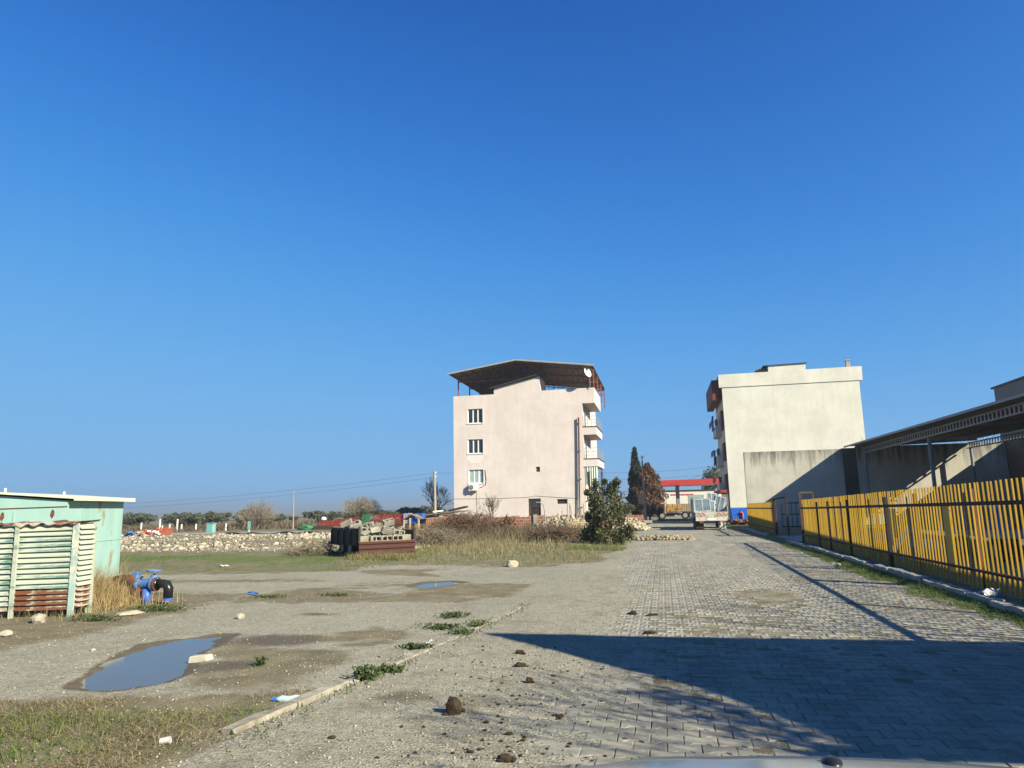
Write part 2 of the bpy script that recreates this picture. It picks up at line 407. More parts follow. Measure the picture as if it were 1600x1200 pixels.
def paver_mat():
    t = NT('paver_concrete'); g = t.N('NewGeometry'); pos = g.outputs['Position']
    a = t.N('Attribute', attribute_name='rnd'); oi = t.N('ObjectInfo')
    r = t.math('FRACT', t.math('ADD', a.outputs['Fac'], oi.outputs['Random']))
    mpz = t.N('Mapping'); mpz.inputs['Scale'].default_value = (1.5, .38, 1); t.l.new(pos, mpz.inputs[0])
    n = t.noise(pos, 60, 5, .65); nb = t.noise(mpz.outputs[0], 1.3, 6, .65); nm = t.noise(pos, 9, 5, .6)
    col = t.mix(r, (.185, .178, .15), (.285, .274, .232))
    col = t.mix(t.ramp(nb, .45, .68), col, (.325, .305, .24))         # dust lying on the blocks
    col = t.mix(t.math('MULTIPLY', t.ramp(nm, .52, .72), .55), col, (.17, .15, .12))
    col = t.mix(.35, col, t.ramp(n, .3, .7, (.6, .6, .6), (1.3, 1.3, 1.3)), 'MULTIPLY')
    return t.out(col, .92, n, .4, .004, 0, .25)
MT['paver'] = paver_mat()

def brick_mat():
    t = NT('red_brickwork'); g = t.N('NewGeometry'); pos = g.outputs['Position']
    sep = t.N('SeparateXYZ'); t.l.new(pos, sep.inputs[0])
    cb = t.N('CombineXYZ'); t.l.new(t.math('ADD', sep.outputs[0], sep.outputs[1]), cb.inputs[0]); t.l.new(sep.outputs[2], cb.inputs[1])
    b = t.N('TexBrick'); t.l.new(cb.outputs[0], b.inputs['Vector'])
    b.inputs['Scale'].default_value = 1; b.inputs['Brick Width'].default_value = .3; b.inputs['Row Height'].default_value = .2
    b.inputs['Mortar Size'].default_value = .018
    b.inputs['Color1'].default_value = (.34, .125, .07, 1); b.inputs['Color2'].default_value = (.24, .085, .05, 1); b.inputs['Mortar'].default_value = (.36, .3, .24, 1)
    n = t.noise(pos, 3, 5, .6)
    col = t.mix(t.ramp(n, .5, .75), b.outputs['Color'], (.30, .2, .14))
    return t.out(col, .95, b.outputs['Fac'], .4, .02, 0, .2)
MT['brickwork'] = brick_mat()

def water_mat():
    t = NT('muddy_water'); g = t.N('NewGeometry')
    n = t.noise(g.outputs['Position'], 9, 3, .5)
    return t.out((.10, .085, .06), .05, n, .05, .004, 0, .42)
MT['water'] = water_mat()

def striped_hazard():
    t = NT('hazard_stripes'); tc = t.N('TexCoord'); wv = t.N('TexWave'); wv.wave_type = 'BANDS'; wv.bands_direction = 'DIAGONAL'
    wv.inputs['Scale'].default_value = 2.6; t.l.new(tc.outputs['Object'], wv.inputs['Vector'])
    return t.out(t.mix(t.ramp(wv.outputs['Fac'], .48, .52), (.34, .10, .06), (.42, .39, .33)), .7)
MT['hazard'] = striped_hazard()

# ================================================================== GROUND
PUD = [G(*q) for q in [(122,1073),(150,1054),(185,1030),(235,1009),(295,998),(348,994),(330,1008),(308,1020),(298,1036),(275,1056),(238,1066),(185,1075)]]
PUD = np.array([(q.x, q.y) for q in PUD])
PUD2 = np.array([(lambda q: (q.x, q.y))(G(*q)) for q in [(648,916),(668,911),(700,909),(716,911),(690,915),(668,919)]])
def sdpoly(x, y, P):
    d = np.full(x.shape, 1e9); ins = np.zeros(x.shape, bool); n = len(P)
    for i in range(n):
        a = P[i]; b = P[(i+1) % n]; e = b-a; wx = x-a[0]; wy = y-a[1]
        t = np.clip((wx*e[0]+wy*e[1])/(e@e), 0, 1)
        d = np.minimum(d, np.hypot(wx-e[0]*t, wy-e[1]*t))
        c = ((a[1] <= y) & (b[1] > y)) | ((b[1] <= y) & (a[1] > y))
        xc = a[0]+(y-a[1])/(e[1] if abs(e[1]) > 1e-9 else 1e-9)*e[0]
        ins ^= c & (x < xc)
    return np.where(ins, -d, d)
def paver_left(y): return np.interp(y, [0, 4.8, 7, 12.5, 20, 30, 40, 70], [-1.0, -.95, -.95, -.75, -1.1, -1.3, -1.5, -1.5])
def kerb_x(y): return np.interp(y, [0, 5.08, 6.68, 10.68, 14], [-3.75, -3.2, -2.95, -2.45, -2.2])
def ground_z(x, y):
    x = np.asarray(x, float); y = np.asarray(y, float)
    n1 = fbm(x*.35, y*.35, 4)-.5; n2 = fbm(x*2.1+9, y*2.1, 4)-.5; n3 = fbm(x*9+3, y*9, 3)-.5
    off = (sst(kerb_x(y)+.2, kerb_x(y)-1.5, x))
    z = .014+.02*n2*(.4+.6*off)+.012*n3
    z = z+.10*n1*off*sst(3, 10, np.hypot(x+5, y-7))
    # paved carriageway: sand in the joints, dust burying the left fringe and some patches
    pl = paver_left(y); inside = sst(pl-.5, pl+.35, x+.35*n2*2)*sst(4.42, 4.36, x)*sst(64, 62, y)
    patch = sst(.60, .72, fbm(x*.55+40, y*.30+3, 4))*sst(10, 16, y)*.9
    dust = np.maximum(1-inside, patch)
    zr = -.0035+.014*dust+.012*n3*(.7+dust)+.010*n2*(.6+dust)
    road = sst(pl-1.6, pl-.6, x)*sst(4.7, 4.42, x)*sst(66, 62, y)
    z = z*(1-road)+zr*road
    # right verge rises to the fence foot
    z = z+.05*sst(4.45, 4.7, x)*sst(70, 60, y)*(x < 30)+.03*n2*sst(4.5, 5, x)
    # verge and field bumps
    z = z+.10*sst(-1.5, -4, x)*sst(20, 25, y)*sst(60, 46, y)*(fbm(x*.6, y*.6, 3))
    near = (np.abs(x+5.2) < 3) & (np.abs(y-7.4) < 4)
    if near.any():
        s = sdpoly(x[near], y[near], PUD)+.18*n2[near]+.14*n3[near]
        zz = z[near]; k = sst(.22, -.10, s); z[near] = zz*(1-k)+(-.030)*k
    near = (np.abs(x+5) < 5) & (np.abs(y-15.5) < 4)
    if near.any():
        s = sdpoly(x[near], y[near], PUD2)+.10*n2[near]
        zz = z[near]; k = sst(.25, -.12, s); z[near] = zz*(1-k)+(-.030)*k
    # the land falls away gently far out so that the plain lies below the village
    far = np.hypot(x, y); z = z*sst(3000, 300, far)-1.2*sst(110, 400, far)
    return z
def axis(lo, hi, step, far0, far1, g):
    a = list(np.arange(lo, hi+step/2, step)); s = step
    b = []; p = a[-1]
    while p < far1: s *= g; p += s; b.append(p)
    s = step; c = []; p = a[0]
    while p > far0: s *= g; p -= s; c.append(p)
    return np.array(c[::-1]+a+b)
xs = axis(-8.6, 5.4, .05, -4400, 4400, 1.055); ys = axis(3.6, 14, .05, -400, 4400, 1.03)
X, Y = np.meshgrid(xs, ys); Z = ground_z(X.ravel(), Y.ravel())
nx, ny = len(xs), len(ys)
idx = np.arange(nx*ny).reshape(ny, nx)
Fq = np.stack([idx[:-1, :-1].ravel(), idx[:-1, 1:].ravel(), idx[1:, 1:].ravel(), idx[1:, :-1].ravel()], 1)
gx, gy = X.ravel(), Y.ravel()
ground = np_mesh('ground', np.stack([gx, gy, Z], 1), Fq, MT['ground'], smooth=True)
ground['kind'] = 'structure'
def zones(x, y):
    n = fbm(x*.5+3, y*.5+8, 4)-.5; nl = fbm(x*.13+1, y*.13+4, 3)-.5
    kx = kerb_x(y)
    grs = np.zeros_like(x); dirt = np.zeros_like(x); wet = np.zeros_like(x)
    # bottom-left rough grass
    bl = sst(6.3, 5.4, y+(x+4.2)*-.18+n*.9)*sst(-2.95, -3.35, x)
    dirt = np.maximum(dirt, bl); grs = np.maximum(grs, bl*.42)
    # field between the yard track and the rubble
    fld = sst(16.4, 18.6, y-.25*(x+10)*(x < -10)*-.0+n*2)*sst(30, 26, y+n*4)*sst(-7, -9, x+n*2)
    grs = np.maximum(grs, fld*(.56+1.3*nl)); dirt = np.maximum(dirt, fld*.75)
    strip = (.95+1.8*n)*np.exp(-((y+6*nl-(22.0+(-12-x)*.12))/2.6)**2)*sst(-26, -19, x)*sst(-9.5, -11, x)
    grs = np.maximum(grs, strip*.80)
    # verge by the trailer / brush
    vg = sst(19.5, 21.5, y+n*1.6+.30*np.clip(-4-x, 0, 20)*0-(x+4)*.0)*sst(-1.35, -2.3, x+n*.8-(y-27)*.02)*sst(58, 50, y)*sst(-14, -9, x)
    grs = np.maximum(grs, vg*.46); dirt = np.maximum(dirt, vg)
    # yard wheel tracks and mud by the shed
    dirt = np.maximum(dirt, .75*sst(.45, .62, fbm(x*.30+7, y*.55, 4))*sst(kx, kx-1, x)*sst(30, 18, y))
    dirt = np.maximum(dirt, sst(-7.2, -8.8, x+n*1.2)*sst(14.5, 12.5, y)*.9)
    dirt = np.maximum(dirt, .6*sst(.5, .3, np.abs(y-15.7-.3*n))*sst(-6, -9, x))
    s = sdpoly(x, y, PUD); wet = np.maximum(wet, sst(.30, .0, s+.6*n)*(np.hypot(x+5.2, y-7.4) < 6))
    rim = np.exp(-(((x+4.95+.25*(y-8.6))/.85)**2+((y-8.6)/.50)**2)); wet = np.maximum(wet, rim*(.75+1.1*n))
    rim = np.exp(-(((x+4.60)/.50)**2+((y-7.1)/.42)**2)); wet = np.maximum(wet, rim*(.7+n))
    s = sdpoly(x, y, PUD2); wet = np.maximum(wet, sst(.5, .05, s)*(np.hypot(x+5, y-15.5) < 5)*.8)
    for (px, py, a, b, k) in [(500,961,.5,.22,.62),(640,1092,.55,.45,.55),(650,925,.9,.4,.35),(560,1010,.6,.3,.3)]:
        c = G(px, py); wet = np.maximum(wet, k*np.exp(-(((x-c.x)/a)**2+((y-c.y)/b)**2)))
    # gravel strip between kerb and pavers: slightly earthy; oil-dark near the kerb
    st = sst(kx, kx+.3, x)*sst(paver_left(y)+.3, paver_left(y)-.2, x)*(y < 14); dirt = np.maximum(dirt, st*.30)
    # joint sand in the carriageway is darker earth
    pl = paver_left(y); rd = sst(pl+.05, pl+.7, x)*(x < 4.4)*(y < 63); dirt = np.maximum(dirt, rd*.54*sst(30, 14, y))
    # right verge
    rv = sst(4.28, 4.42, x+n*.35)*sst(9, 5, x)*(y < 60); grs = np.maximum(grs, rv*.72*sst(5.0, 4.75, x)); dirt = np.maximum(dirt, rv)
    # land beyond
    bey = sst(27, 31, y+n*4)*sst(-2, -4, x); dirt = np.maximum(dirt, bey*.6)
    far = sst(50, 56, y+n*3)*sst(-1, -6, x); dirt = np.maximum(dirt, far); grs = np.maximum(grs, far*(.30+.5*nl))
    far = sst(95, 110, np.hypot(x, y)); dirt = np.maximum(dirt, far); grs = np.maximum(grs, far*.42)
    dirt = np.maximum(dirt, (x > 5.1)*(y < 48)*.55)
    return grs, dirt, wet
zz = zones(gx, gy)
ca = ground.data.color_attributes.new('zone', 'FLOAT_COLOR', 'POINT')
ca.data.foreach_set('color', np.stack([*zz, np.ones_like(gx)], 1).astype(np.float32).ravel())
def gz(x, y): return float(ground_z(np.array([x], float), np.array([y], float))[0])

def puddle(name, P, z):
    c = P.mean(0); d = P-c; r = np.linalg.norm(d, axis=1, keepdims=True); Q = P+d/r*.16
    m = MB(); m.add([(q[0], q[1], z) for q in Q], [tuple(range(len(Q)))])
    o = m.build(name, MT['water']); o['kind'] = 'structure'; return o
puddle('puddle', PUD, -.012); puddle('puddle', PUD2, -.012)

# hills at the horizon (low, far)
hv = []; hf = []
az = np.linspace(-75, 60, 180)
for i, a in enumerate(az):
    h = 4+16*fbm(np.array([a*.11]), np.array([2.]), 4)[0]+10*fbm(np.array([a*.02+5]), np.array([9.]), 2)[0]
    for (r, z) in ((3300, -1.5), (3700, h), (4300, h*1.15), (4350, -1.5)):
        hv.append((r*math.sin(R_(a)), r*math.cos(R_(a)), z))
for i in range(len(az)-1):
    for k in range(3): hf.append((i*4+k, i*4+4+k, i*4+5+k, i*4+k+1))
hm = MB(); hm.add(hv, hf)
o = hm.build('hills', mat('far_hills', (.12, .115, .08), (.09, .09, .06), .004, .95, 0, world=True)); o['kind'] = 'structure'

# ================================================================== PAVED ROAD
PL, PW, PA = .225, .162, .030
def paver_outline(j=.006):
    L, b, wv_, c = PL/2-.0035, PW/2+PA/2-j, PW/2-PA/2-j, .018
    q = PL/4
    top = [(-L, b), (-q-c, b), (-q+c, wv_), (q-c, wv_), (q+c, b), (L, b)]
    return top+[(x, -y) for x, y in top[::-1]]
def paver_mesh(bev):
    o1 = paver_outline(); n = len(o1); o0 = [(x*(1-.035), y*(1-.06)) for x, y in o1]
    vs = []; fs = []
    if bev:
        vs += [(x, y, 0) for x, y in o0]+[(x, y, -.005) for x, y in o1]+[(x, y, -.04) for x, y in o1]
        fs = [(1,0,11,10),(2,1,10,9),(3,2,9,8),(4,3,8,7),(5,4,7,6)]
        for r in (0, 1): fs += [(r*n+k, r*n+(k+1) % n, (r+1)*n+(k+1) % n, (r+1)*n+k) for k in range(n)]
    return vs, fs
pv, pf = paver_mesh(True); pv = np.array(pv); pf = np.array(pf)
pf = pf[:, ::-1]
pm = bpy.data.meshes.new('paver'); pm.from_pydata([tuple(v_) for v_ in pv], [], [tuple(int(i) for i in f) for f in pf]); pm.update()
if pm.polygons[0].normal.z < 0: pm.flip_normals(); pf = pf[:, ::-1]
pm.materials.append(MT['paver'])
cells = []
for r in range(int((62-2.6)/PW)):
    yc = 2.6+r*PW
    for k in range(int(6.2/PL)+1):
        xc = -1.75+k*PL+(PL/2 if r % 2 else 0)
        if xc > 4.33: continue
        cells.append((xc, yc))
cells = np.array(cells)
# keep those that are not wholly buried
zg = ground_z(cells[:, 0], cells[:, 1]); kp = zg < .013; cells = cells[kp]; zg = zg[kp]
N = len(cells)
und = .012*(fbm(cells[:, 0]*.9, cells[:, 1]*.5, 3)-.5)
pz = und+RNG.normal(0, .0022, N); pth = RNG.normal(0, .012, N); ptx = RNG.normal(0, .012, N); pty = RNG.normal(0, .010, N)
dx = cells[:, 0]; dy = cells[:, 1]
vis = (dy > 4.75-.12*dx) & (zg < .004) & (dx < .52*dy-.6) & (dx > -1.3)
order = np.argsort(np.where(vis, np.hypot(dx, dy), 1e9))
near_i = order[:300]; rest = np.setdiff1d(np.arange(N), near_i)
road = setting('paved_road', (0, 0, 0))
for i in near_i:
    o = link(bpy.data.objects.new('paver', pm), road)
    o.location = (dx[i], dy[i], pz[i]); o.rotation_euler = (ptx[i], pty[i], pth[i])
rest_near = rest
Vr = np.repeat(pv[None], len(rest_near), 0).copy()
cth, sth = np.cos(pth[rest])[:, None], np.sin(pth[rest])[:, None]
x0 = Vr[:, :, 0]*cth-Vr[:, :, 1]*sth; y0 = Vr[:, :, 0]*sth+Vr[:, :, 1]*cth
z0 = Vr[:, :, 2]+y0*ptx[rest][:, None]-x0*pty[rest][:, None]+pz[rest][:, None]
Vr = np.stack([x0+dx[rest][:, None], y0+dy[rest][:, None], z0], 2).reshape(-1, 3)
Fr = (pf[None]+(np.arange(len(rest))*len(pv))[:, None, None]).reshape(-1, 4)
ro = np_mesh('paver_field', Vr, Fr, MT['paver'], road, attr=np.repeat(RNG.random(len(rest)), len(pv))); ro['kind'] = 'stuff'

# ================================================================== KERBS
def kerb_piece(parent, a, b, wd, z0, z1, mt, seed):
    rg = random.Random(seed); a = Vector(a); b = Vector(b); d = (b-a); L = d.length; d.normalize(); s = Vector((-d.y, d.x, 0))
    m = MB(); n = 4; vs = []; fs = []
    for i in range(n+1):
        c = a+d*L*i/n+s*rg.uniform(-.012, .012); j = lambda k: rg.uniform(-k, k)*(1.8 if seed >= 100 else 1.2)
        for (u, z) in ((-.5, z0), (-.5, z1-.015), (-.42, z1), (.42, z1), (.5, z1-.015), (.5, z0)):
            vs.append(c+s*(u*wd+j(.006))+Vector((0, 0, z+(j(.006) if z > z0 else 0))))
    for i in range(n): fs += [(i*6+k, i*6+6+k, i*6+7+k, i*6+1+k) for k in range(5)]
    fs += [(0,1,2,3,4,5), tuple(n*6+k for k in (5,4,3,2,1,0))]
    m.add(vs, fs); return m.build('kerb_stone', mt, parent)
kl = setting('kerb')
y = 5.0
k = 0
while y < 11.4:
    L = .74+random.uniform(-.05, .06); yb = y+L*.985
    a = (float(kerb_x(y)), y, 0); b = (float(kerb_x(yb)), yb, 0)
    top = (.046, .054, .032, .024, .014, .022, .008, .018, .012)[min(k, 8)]+.008
    kerb_piece(kl, a, b, .115, -.12, top+random.uniform(-.008, .008), MT['kerbconc'], k); y = yb+.02; k += 1
kr = setting('kerb')
y = 6.0; k = 100
while y < 47:
    L = 1.0; x = 4.72+random.uniform(-.03, .03)
    if not (29.0 < y < 35.6):
        kerb_piece(kr, (x, y, 0), (x+random.uniform(-.02, .02), y+L-.03, 0), .16, -.1, .15+random.uniform(-.04, .02), MT['concrete'], k)
    y += L; k += 1

# ================================================================== PINK APARTMENT BUILDING
PY = 64.0
pb = thing('apartment_building', 'pale pink four storey apartment block with a steel roof canopy on top', 'building', (-12.6, PY, 0))
wins = [(-17.53, -16.07, 9.46, 10.84), (-17.53, -16.07, 6.63, 7.98), (-17.47, -16.07, 3.89, 5.16)]
door = (-11.91, -10.78, 0, 2.38); vent = (-11.14, -10.77, 4.77, 5.23); slot = (-9.28, -8.34, 1.86, 2.28)
m = MB(); m.wall(-18.9, -6.7, 0, 12.12, wins+[door, vent, slot], PY, .22)
m.add([(-18.9, PY, 0), (-18.9, PY+13.5, 0), (-18.9, PY+13.5, 12.12), (-18.9, PY, 12.12)], [(0,1,2,3)])
m.add([(-6.7, PY, 0), (-6.7, PY, 12.12), (-6.7, PY+13.5, 12.12), (-6.7, PY+13.5, 0)], [(0,1,2,3)])
m.add([(-18.9, PY+13.5, 0), (-6.7, PY+13.5, 0), (-6.7, PY+13.5, 12.12), (-18.9, PY+13.5, 12.12)], [(0,1,2,3)])
m.add([(-18.9, PY, 12.12), (-14.95, PY, 12.12), (-14.95, PY+.2, 12.12), (-18.9, PY+.2, 12.12)], [(0,1,2,3)])
m.add([(-18.9, PY+.2, 11.3), (-6.7, PY+.2, 11.3), (-6.7, PY+13.5, 11.3), (-18.9, PY+13.5, 11.3)], [(0,1,2,3)])
m.add([(-18.9, PY+.2, 11.3), (-18.9, PY+.2, 12.12), (-6.7, PY+.2, 12.12), (-6.7, PY+.2, 11.3)], [(0,1,2,3)])
m.prism([(-14.95, 12.12), (-10.52, 12.12), (-10.62, 13.6), (-14.95, 12.68)], 'y', PY, PY+3.2)
m.prism([(-10.52, 12.12), (-6.7, 12.12), (-6.7, 12.26), (-10.52, 12.22)], 'y', PY, PY+.2)
wall_o = m.build('wall', MT['pink'], pb, True)
m = MB(); m.bar((-15.3, PY+1.4, 12.68), (-10.1, PY+1.4, 13.86), 3.4, .09); m.build('stair_roof', MT['blacksheet'], pb, True)
# top-floor parapet box that overhangs the street side
m = MB(); m.prism([(-6.7, 10.86), (-5.58, 10.84), (-5.55, 12.25), (-6.7, 12.26)], 'y', PY, PY+6.5); m.build('parapet', MT['pink'], pb, True)
for (x0, x1, z0, z1), gm in zip(wins, (MT['glass'], MT['glass'], MT['curtain'])):
    f = MB(); wd = .075
    f.bb(x0, x1, PY+.10, PY+.18, z0, z0+wd); f.bb(x0, x1, PY+.10, PY+.18, z1-wd, z1)
    for xx in (x0, x0+(x1-x0)*.34-wd/2, x0+(x1-x0)*.66-wd/2, x1-wd): f.bb(xx, xx+wd*(1.5 if x0 < xx < x1-.2 else 1), PY+.102, PY+.178, z0+wd, z1-wd)
    wo = f.build('window', MT['upvc'], pb, True)
    for kk in range(3):
        g = MB(); a = x0+(x1-x0)*[.03, .35, .68][kk]; b = x0+(x1-x0)*[.33, .66, .98][kk]
        g.bb(a, b, PY+.13, PY+.15, z0+.05, z1-.05); g.build('pane', gm, wo, True)
    s = MB(); s.bb(x0-.08, x1+.08, PY-.05, PY+.12, z0-.06, z0-.002); s.build('sill', MT['upvc'], wo, True)
    e = MB(); e.bb(x0-.11, x0-.002, PY-.012, PY+.0, z0-.09, z1+.06); e.bb(x1+.002, x1+.11, PY-.012, PY, z0-.09, z1+.06); e.bb(x0-.002, x1+.002, PY-.012, PY, z1, z1+.06)
    e.build('surround', MT['pink2'], wo, True)
m = MB(); m.bb(-17.6, -16.1, PY-.006, PY, 5.95, 6.5); m.bb(-17.35, -16.35, PY-.006, PY, 5.75, 5.95)
m.build('render_patch', MT['pink2'], pb, True, label='paler patch of render under the middle window')
f = MB(); f.bb(-11.91, -11.80, PY+.06, PY+.16, 0, 2.38); f.bb(-10.89, -10.78, PY+.06, PY+.16, 0, 2.38); f.bb(-11.80, -10.89, PY+.06, PY+.16, 2.27, 2.38); f.bb(-11.80, -10.89, PY+.06, PY+.15, 1.62, 1.70); f.bb(-11.80, -11.70, PY+.08, PY+.15, 0, 1.62)
do = f.build('door', MT['brownwood'], pb, True, label='dark brown back door')
g = MB(); g.bb(-11.79, -10.9, PY+.12, PY+.14, 1.7, 2.26); g.build('transom_pane', MT['glass'], do, True)
g = MB(); g.bb(-11.7, -10.9, PY+.11, PY+.14, 0, 1.62); g.build('leaf_panel', MT['darkvoid'], do, True)
g = MB(); g.bb(-11.14, -10.77, PY+.14, PY+.18, 4.77, 5.23); g.build('vent_opening', MT['rust'], pb, True)
g = MB(); g.bb(-9.28, -8.34, PY+.14, PY+.18, 1.86, 2.28); g.build('cellar_window', MT['darkvoid'], pb, True)
g = MB(); g.path([(-7.07, PY-.17, 9.56), (-7.12, PY-.17, 7), (-7.22, PY-.17, 3.4), (-7.3, PY-.17, .6), (-7.3, PY-.05, .3)], .075, 8)
for z in (1.5, 4, 6.5, 9): g.bb(-7.2, -7.0, PY-.17, PY, z, z+.05)
g.build('downpipe', MT['rustpipe'], pb, True)
g = MB(); g.path([(-18.88, PY-.012, 2.52), (-15, PY-.015, 2.47), (-12, PY-.015, 2.50), (-11.3, PY-.015, 2.62), (-9.5, PY-.015, 2.46), (-7.4, PY-.015, 2.30)], .016, 4); g.build('wall_cable', MT['sheet_grey'], pb, True)
g = MB(); g.path([(-16.75, PY-.015, 3.15), (-16.72, PY-.015, 1.6), (-16.74, PY-.015, 0)], .014, 4); g.build('wall_cable', MT['sheet_grey'], pb, True)
# balconies along the street face
for (z0, z1, bx) in ((7.98, 8.78, -5.53), (5.13, 5.88, -5.47)):
    b = MB(); b.prism([(-6.7, PY+.02), (bx, PY+.02), (bx+.05, PY+6.0), (-6.7, PY+6.2)], 'z', z0, z1-.1)
    bo = b.build('balcony', MT['pink'], pb, True)
    b = MB(); b.prism([(-6.75, PY-.03), (bx+.06, PY-.03), (bx+.12, PY+6.05), (-6.75, PY+6.25)], 'z', z1-.098, z1-.04); b.build('coping', MT['brownwood'], bo, True)
    r = MB()
    for z in (z1+.25, z1+.55, z1+.9):
        r.tube((-6.68, PY+.05, z), (bx, PY+.05, z), .022, n=6); r.tube((bx, PY+.05, z), (bx+.05, PY+6, z), .022, n=6)
    for t_ in (0, .33, .66, 1): r.tube((-6.66+(bx+6.66)*t_, PY+.05, z1-.05), (-6.66+(bx+6.66)*t_, PY+.05, z1+.92), .022, n=6)
    for t_ in range(1, 8): r.tube((bx+.006*t_, PY+.05+t_*.85, z1-.05), (bx+.006*t_, PY+.05+t_*.85, z1+.92), .022, n=6)
    r.build('railing', MT['greysteel'], bo, True)
    d_ = MB(); d_.bb(-6.72, -6.66, PY+.9, PY+1.9, z1-.05, z1+2.0); d_.build('balcony_door', MT['upvc'], bo, True)
    d_ = MB(); d_.bb(-6.655, -6.63, PY+1.0, PY+1.42, z1+.1, z1+1.9); d_.bb(-6.655, -6.63, PY+1.5, PY+1.82, z1+.1, z1+1.9); d_.build('pane', MT['glass'], bo, True)
# green striped cloth closing the lowest balcony
c = MB(); nv = 30
vs = []; fs = []
for i in range(nv+1):
    t_ = i/nv; x = -6.62+1.1*t_; yy = PY-.02+.05*math.sin(t_*34)
    vs += [(x, yy, 5.12), (x, yy-.02, 3.25+.5*abs(t_-.45)+.06*math.sin(t_*21))]
for i in range(nv): fs.append((2*i, 2*i+1, 2*i+3, 2*i+2))
c.add(vs, fs)
def stripe():
    t = NT('striped_cloth'); v_ = t.co('Object'); wv = t.N('TexWave'); wv.bands_direction = 'X'; wv.inputs['Scale'].default_value = 3.2; t.l.new(v_, wv.inputs['Vector'])
    return t.out(t.mix(t.ramp(wv.outputs['Fac'], .4, .6), (.60, .64, .54), (.40, .49, .42)), .9)
ct = thing('curtain', 'green and white striped cloth hung under the lowest balcony of the pink block', 'curtain', (-6.1, PY, 3.2))
c.build('cloth', stripe(), ct, True)
c = MB(); c.tube((-6.7, PY-.05, 5.1), (-5.45, PY-.05, 5.1), .03, n=6); c.build('rod', MT['greysteel'], ct, True)
c = MB(); c.bb(-6.68, -6.5, PY+6, PY+6.2, 0, 5.1); c.bb(-5.75, -5.6, PY+5.8, PY+6, 0, 5.1); c.build('pillar', MT['pink'], pb, True)
c = MB(); c.tube((-6.28, PY-.12, 0), (-6.28, PY-.12, 4.7), .06, n=8); c.build('flue_pipe', MT['rustpipe'], pb, True)
# steel roof canopy
rf = MB()
def sheet(m, x0, z0, x1, z1, y0, y1, n=64, amp=.03, th=.03):
    vs = []; fs = []
    for i in range(n+1):
        yy = y0+(y1-y0)*i/n; a = amp*(1 if i % 2 else -1)
        vs += [(x0, yy, z0+a), (x1, yy, z1+a), (x0, yy, z0+a-th), (x1, yy, z1+a-th)]
    for i in range(n):
        b = i*4; fs += [(b, b+1, b+5, b+4), (b+2, b+6, b+7, b+3), (b, b+4, b+6, b+2), (b+1, b+3, b+7, b+5)]
    fs += [(0, 2, 3, 1), (n*4, n*4+1, n*4+3, n*4+2)]
    m.add(vs, fs)
RY0, RY1 = PY-1.0, PY+13.2
ro_ = thing('roof_canopy', 'dark sheet metal gable canopy on steel trusses above the pink block', 'roof canopy', (-12.6, PY, 12.1))
s = MB(); sheet(s, -19.15, 14.14, -12.6, 15.10, RY0, RY1); s.build('roof_sheet', MT['sheet_grey'], ro_, True)
s = MB(); sheet(s, -12.6, 15.10, -5.5, 14.17, RY0, RY1); s.build('roof_sheet', MT['sheet_grey'], ro_, True)
s = MB(); s.bar((-19.2, RY0-.03, 14.12), (-12.6, RY0-.03, 15.08), .05, .14); s.bar((-12.6, RY0-.03, 15.08), (-5.45, RY0-.03, 14.15), .05, .14); s.build('edge_trim', MT['greysteel'], ro_, True)
for i in range(7):
    for (xa, za) in ((-18.9+i*.98, 14.07+i*.144),):
        s = MB(); s.bar((xa, RY0+.1, za), (xa, RY1-.1, za), .06, .10); s.build('purlin', MT['rustred'], ro_, True)
    xa = -12.1+i*1.06; za = 14.98-i*.140
    s = MB(); s.bar((xa, RY0+.1, za), (xa, RY1-.1, za), .06, .10); s.build('purlin', MT['rustred'], ro_, True)
for j, yy in enumerate((PY+.5, PY+4.6, PY+8.8, PY+12.9)):
    s = MB(); s.bar((-18.6, yy, 14.0), (-12.6, yy, 14.86), .09); s.bar((-12.6, yy, 14.86), (-5.6, yy, 14.0), .09); s.bar((-18.6, yy, 13.55), (-5.6, yy, 13.55), .09)
    for q in range(13):
        x = -18.2+q*1.02; zt = 14.86-abs(x+12.6)*(.86/6.0 if x < -12.6 else .86/7.0)
        s.bar((x, yy, 13.55), (x, yy, zt), .05); x2 = min(x+1.02, -5.8); zt2 = 14.86-abs(x2+12.6)*(.86/6.0 if x2 < -12.6 else .86/7.0)
        s.bar((x, yy, 13.55), (x2, yy, zt2), .04)
    s.build('truss', MT['rustred'], ro_, True)
    for x in (-18.55, -5.62):
        p = MB(); p.bar((x, yy, 12.12 if j else 12.1), (x, yy, 14.0), .1); p.build('post', MT['rustred'], ro_, True)
# things fixed to the pink block
ac = thing('air_conditioner', 'white air conditioner box under the lowest window of the pink block', 'air conditioner', (-16.98, PY, 3.2))
m = MB(); m.bb(-17.42, -16.56, PY-.36, PY-.06, 3.22, 3.82); m.build('casing', MT['upvc'], ac, True, bevel=.02)
m = MB(); m.tube((-17.17, PY-.365, 3.52), (-17.17, PY-.38, 3.52), .23, n=20); m.build('fan_grille', MT['sheet_grey'], ac, True)
for xb in (-17.3, -16.75):
    m = MB(); m.bb(xb, xb+.06, PY-.34, PY, 3.12, 3.215); m.build('bracket', MT['greysteel'], ac, True)
m = MB(); m.path([(-16.5, PY-.04, 3.45), (-16.2, PY-.03, 3.55), (-15.85, PY-.03, 3.75), (-15.8, PY-.03, 4.2), (-15.9, PY-.03, 5.1)], .022, 6); m.build('hose', MT['rustpipe'], ac, True)
sd = thing('satellite_dish', 'white satellite dish on the roof corner of the pink block', 'satellite dish', (-5.9, PY-.2, 12.3))
m = MB(); n = 20; ax = Vector((.72, -.6, .35)).normalized(); u = ax.cross(Vector((0, 0, 1))).normalized(); v2 = ax.cross(u)
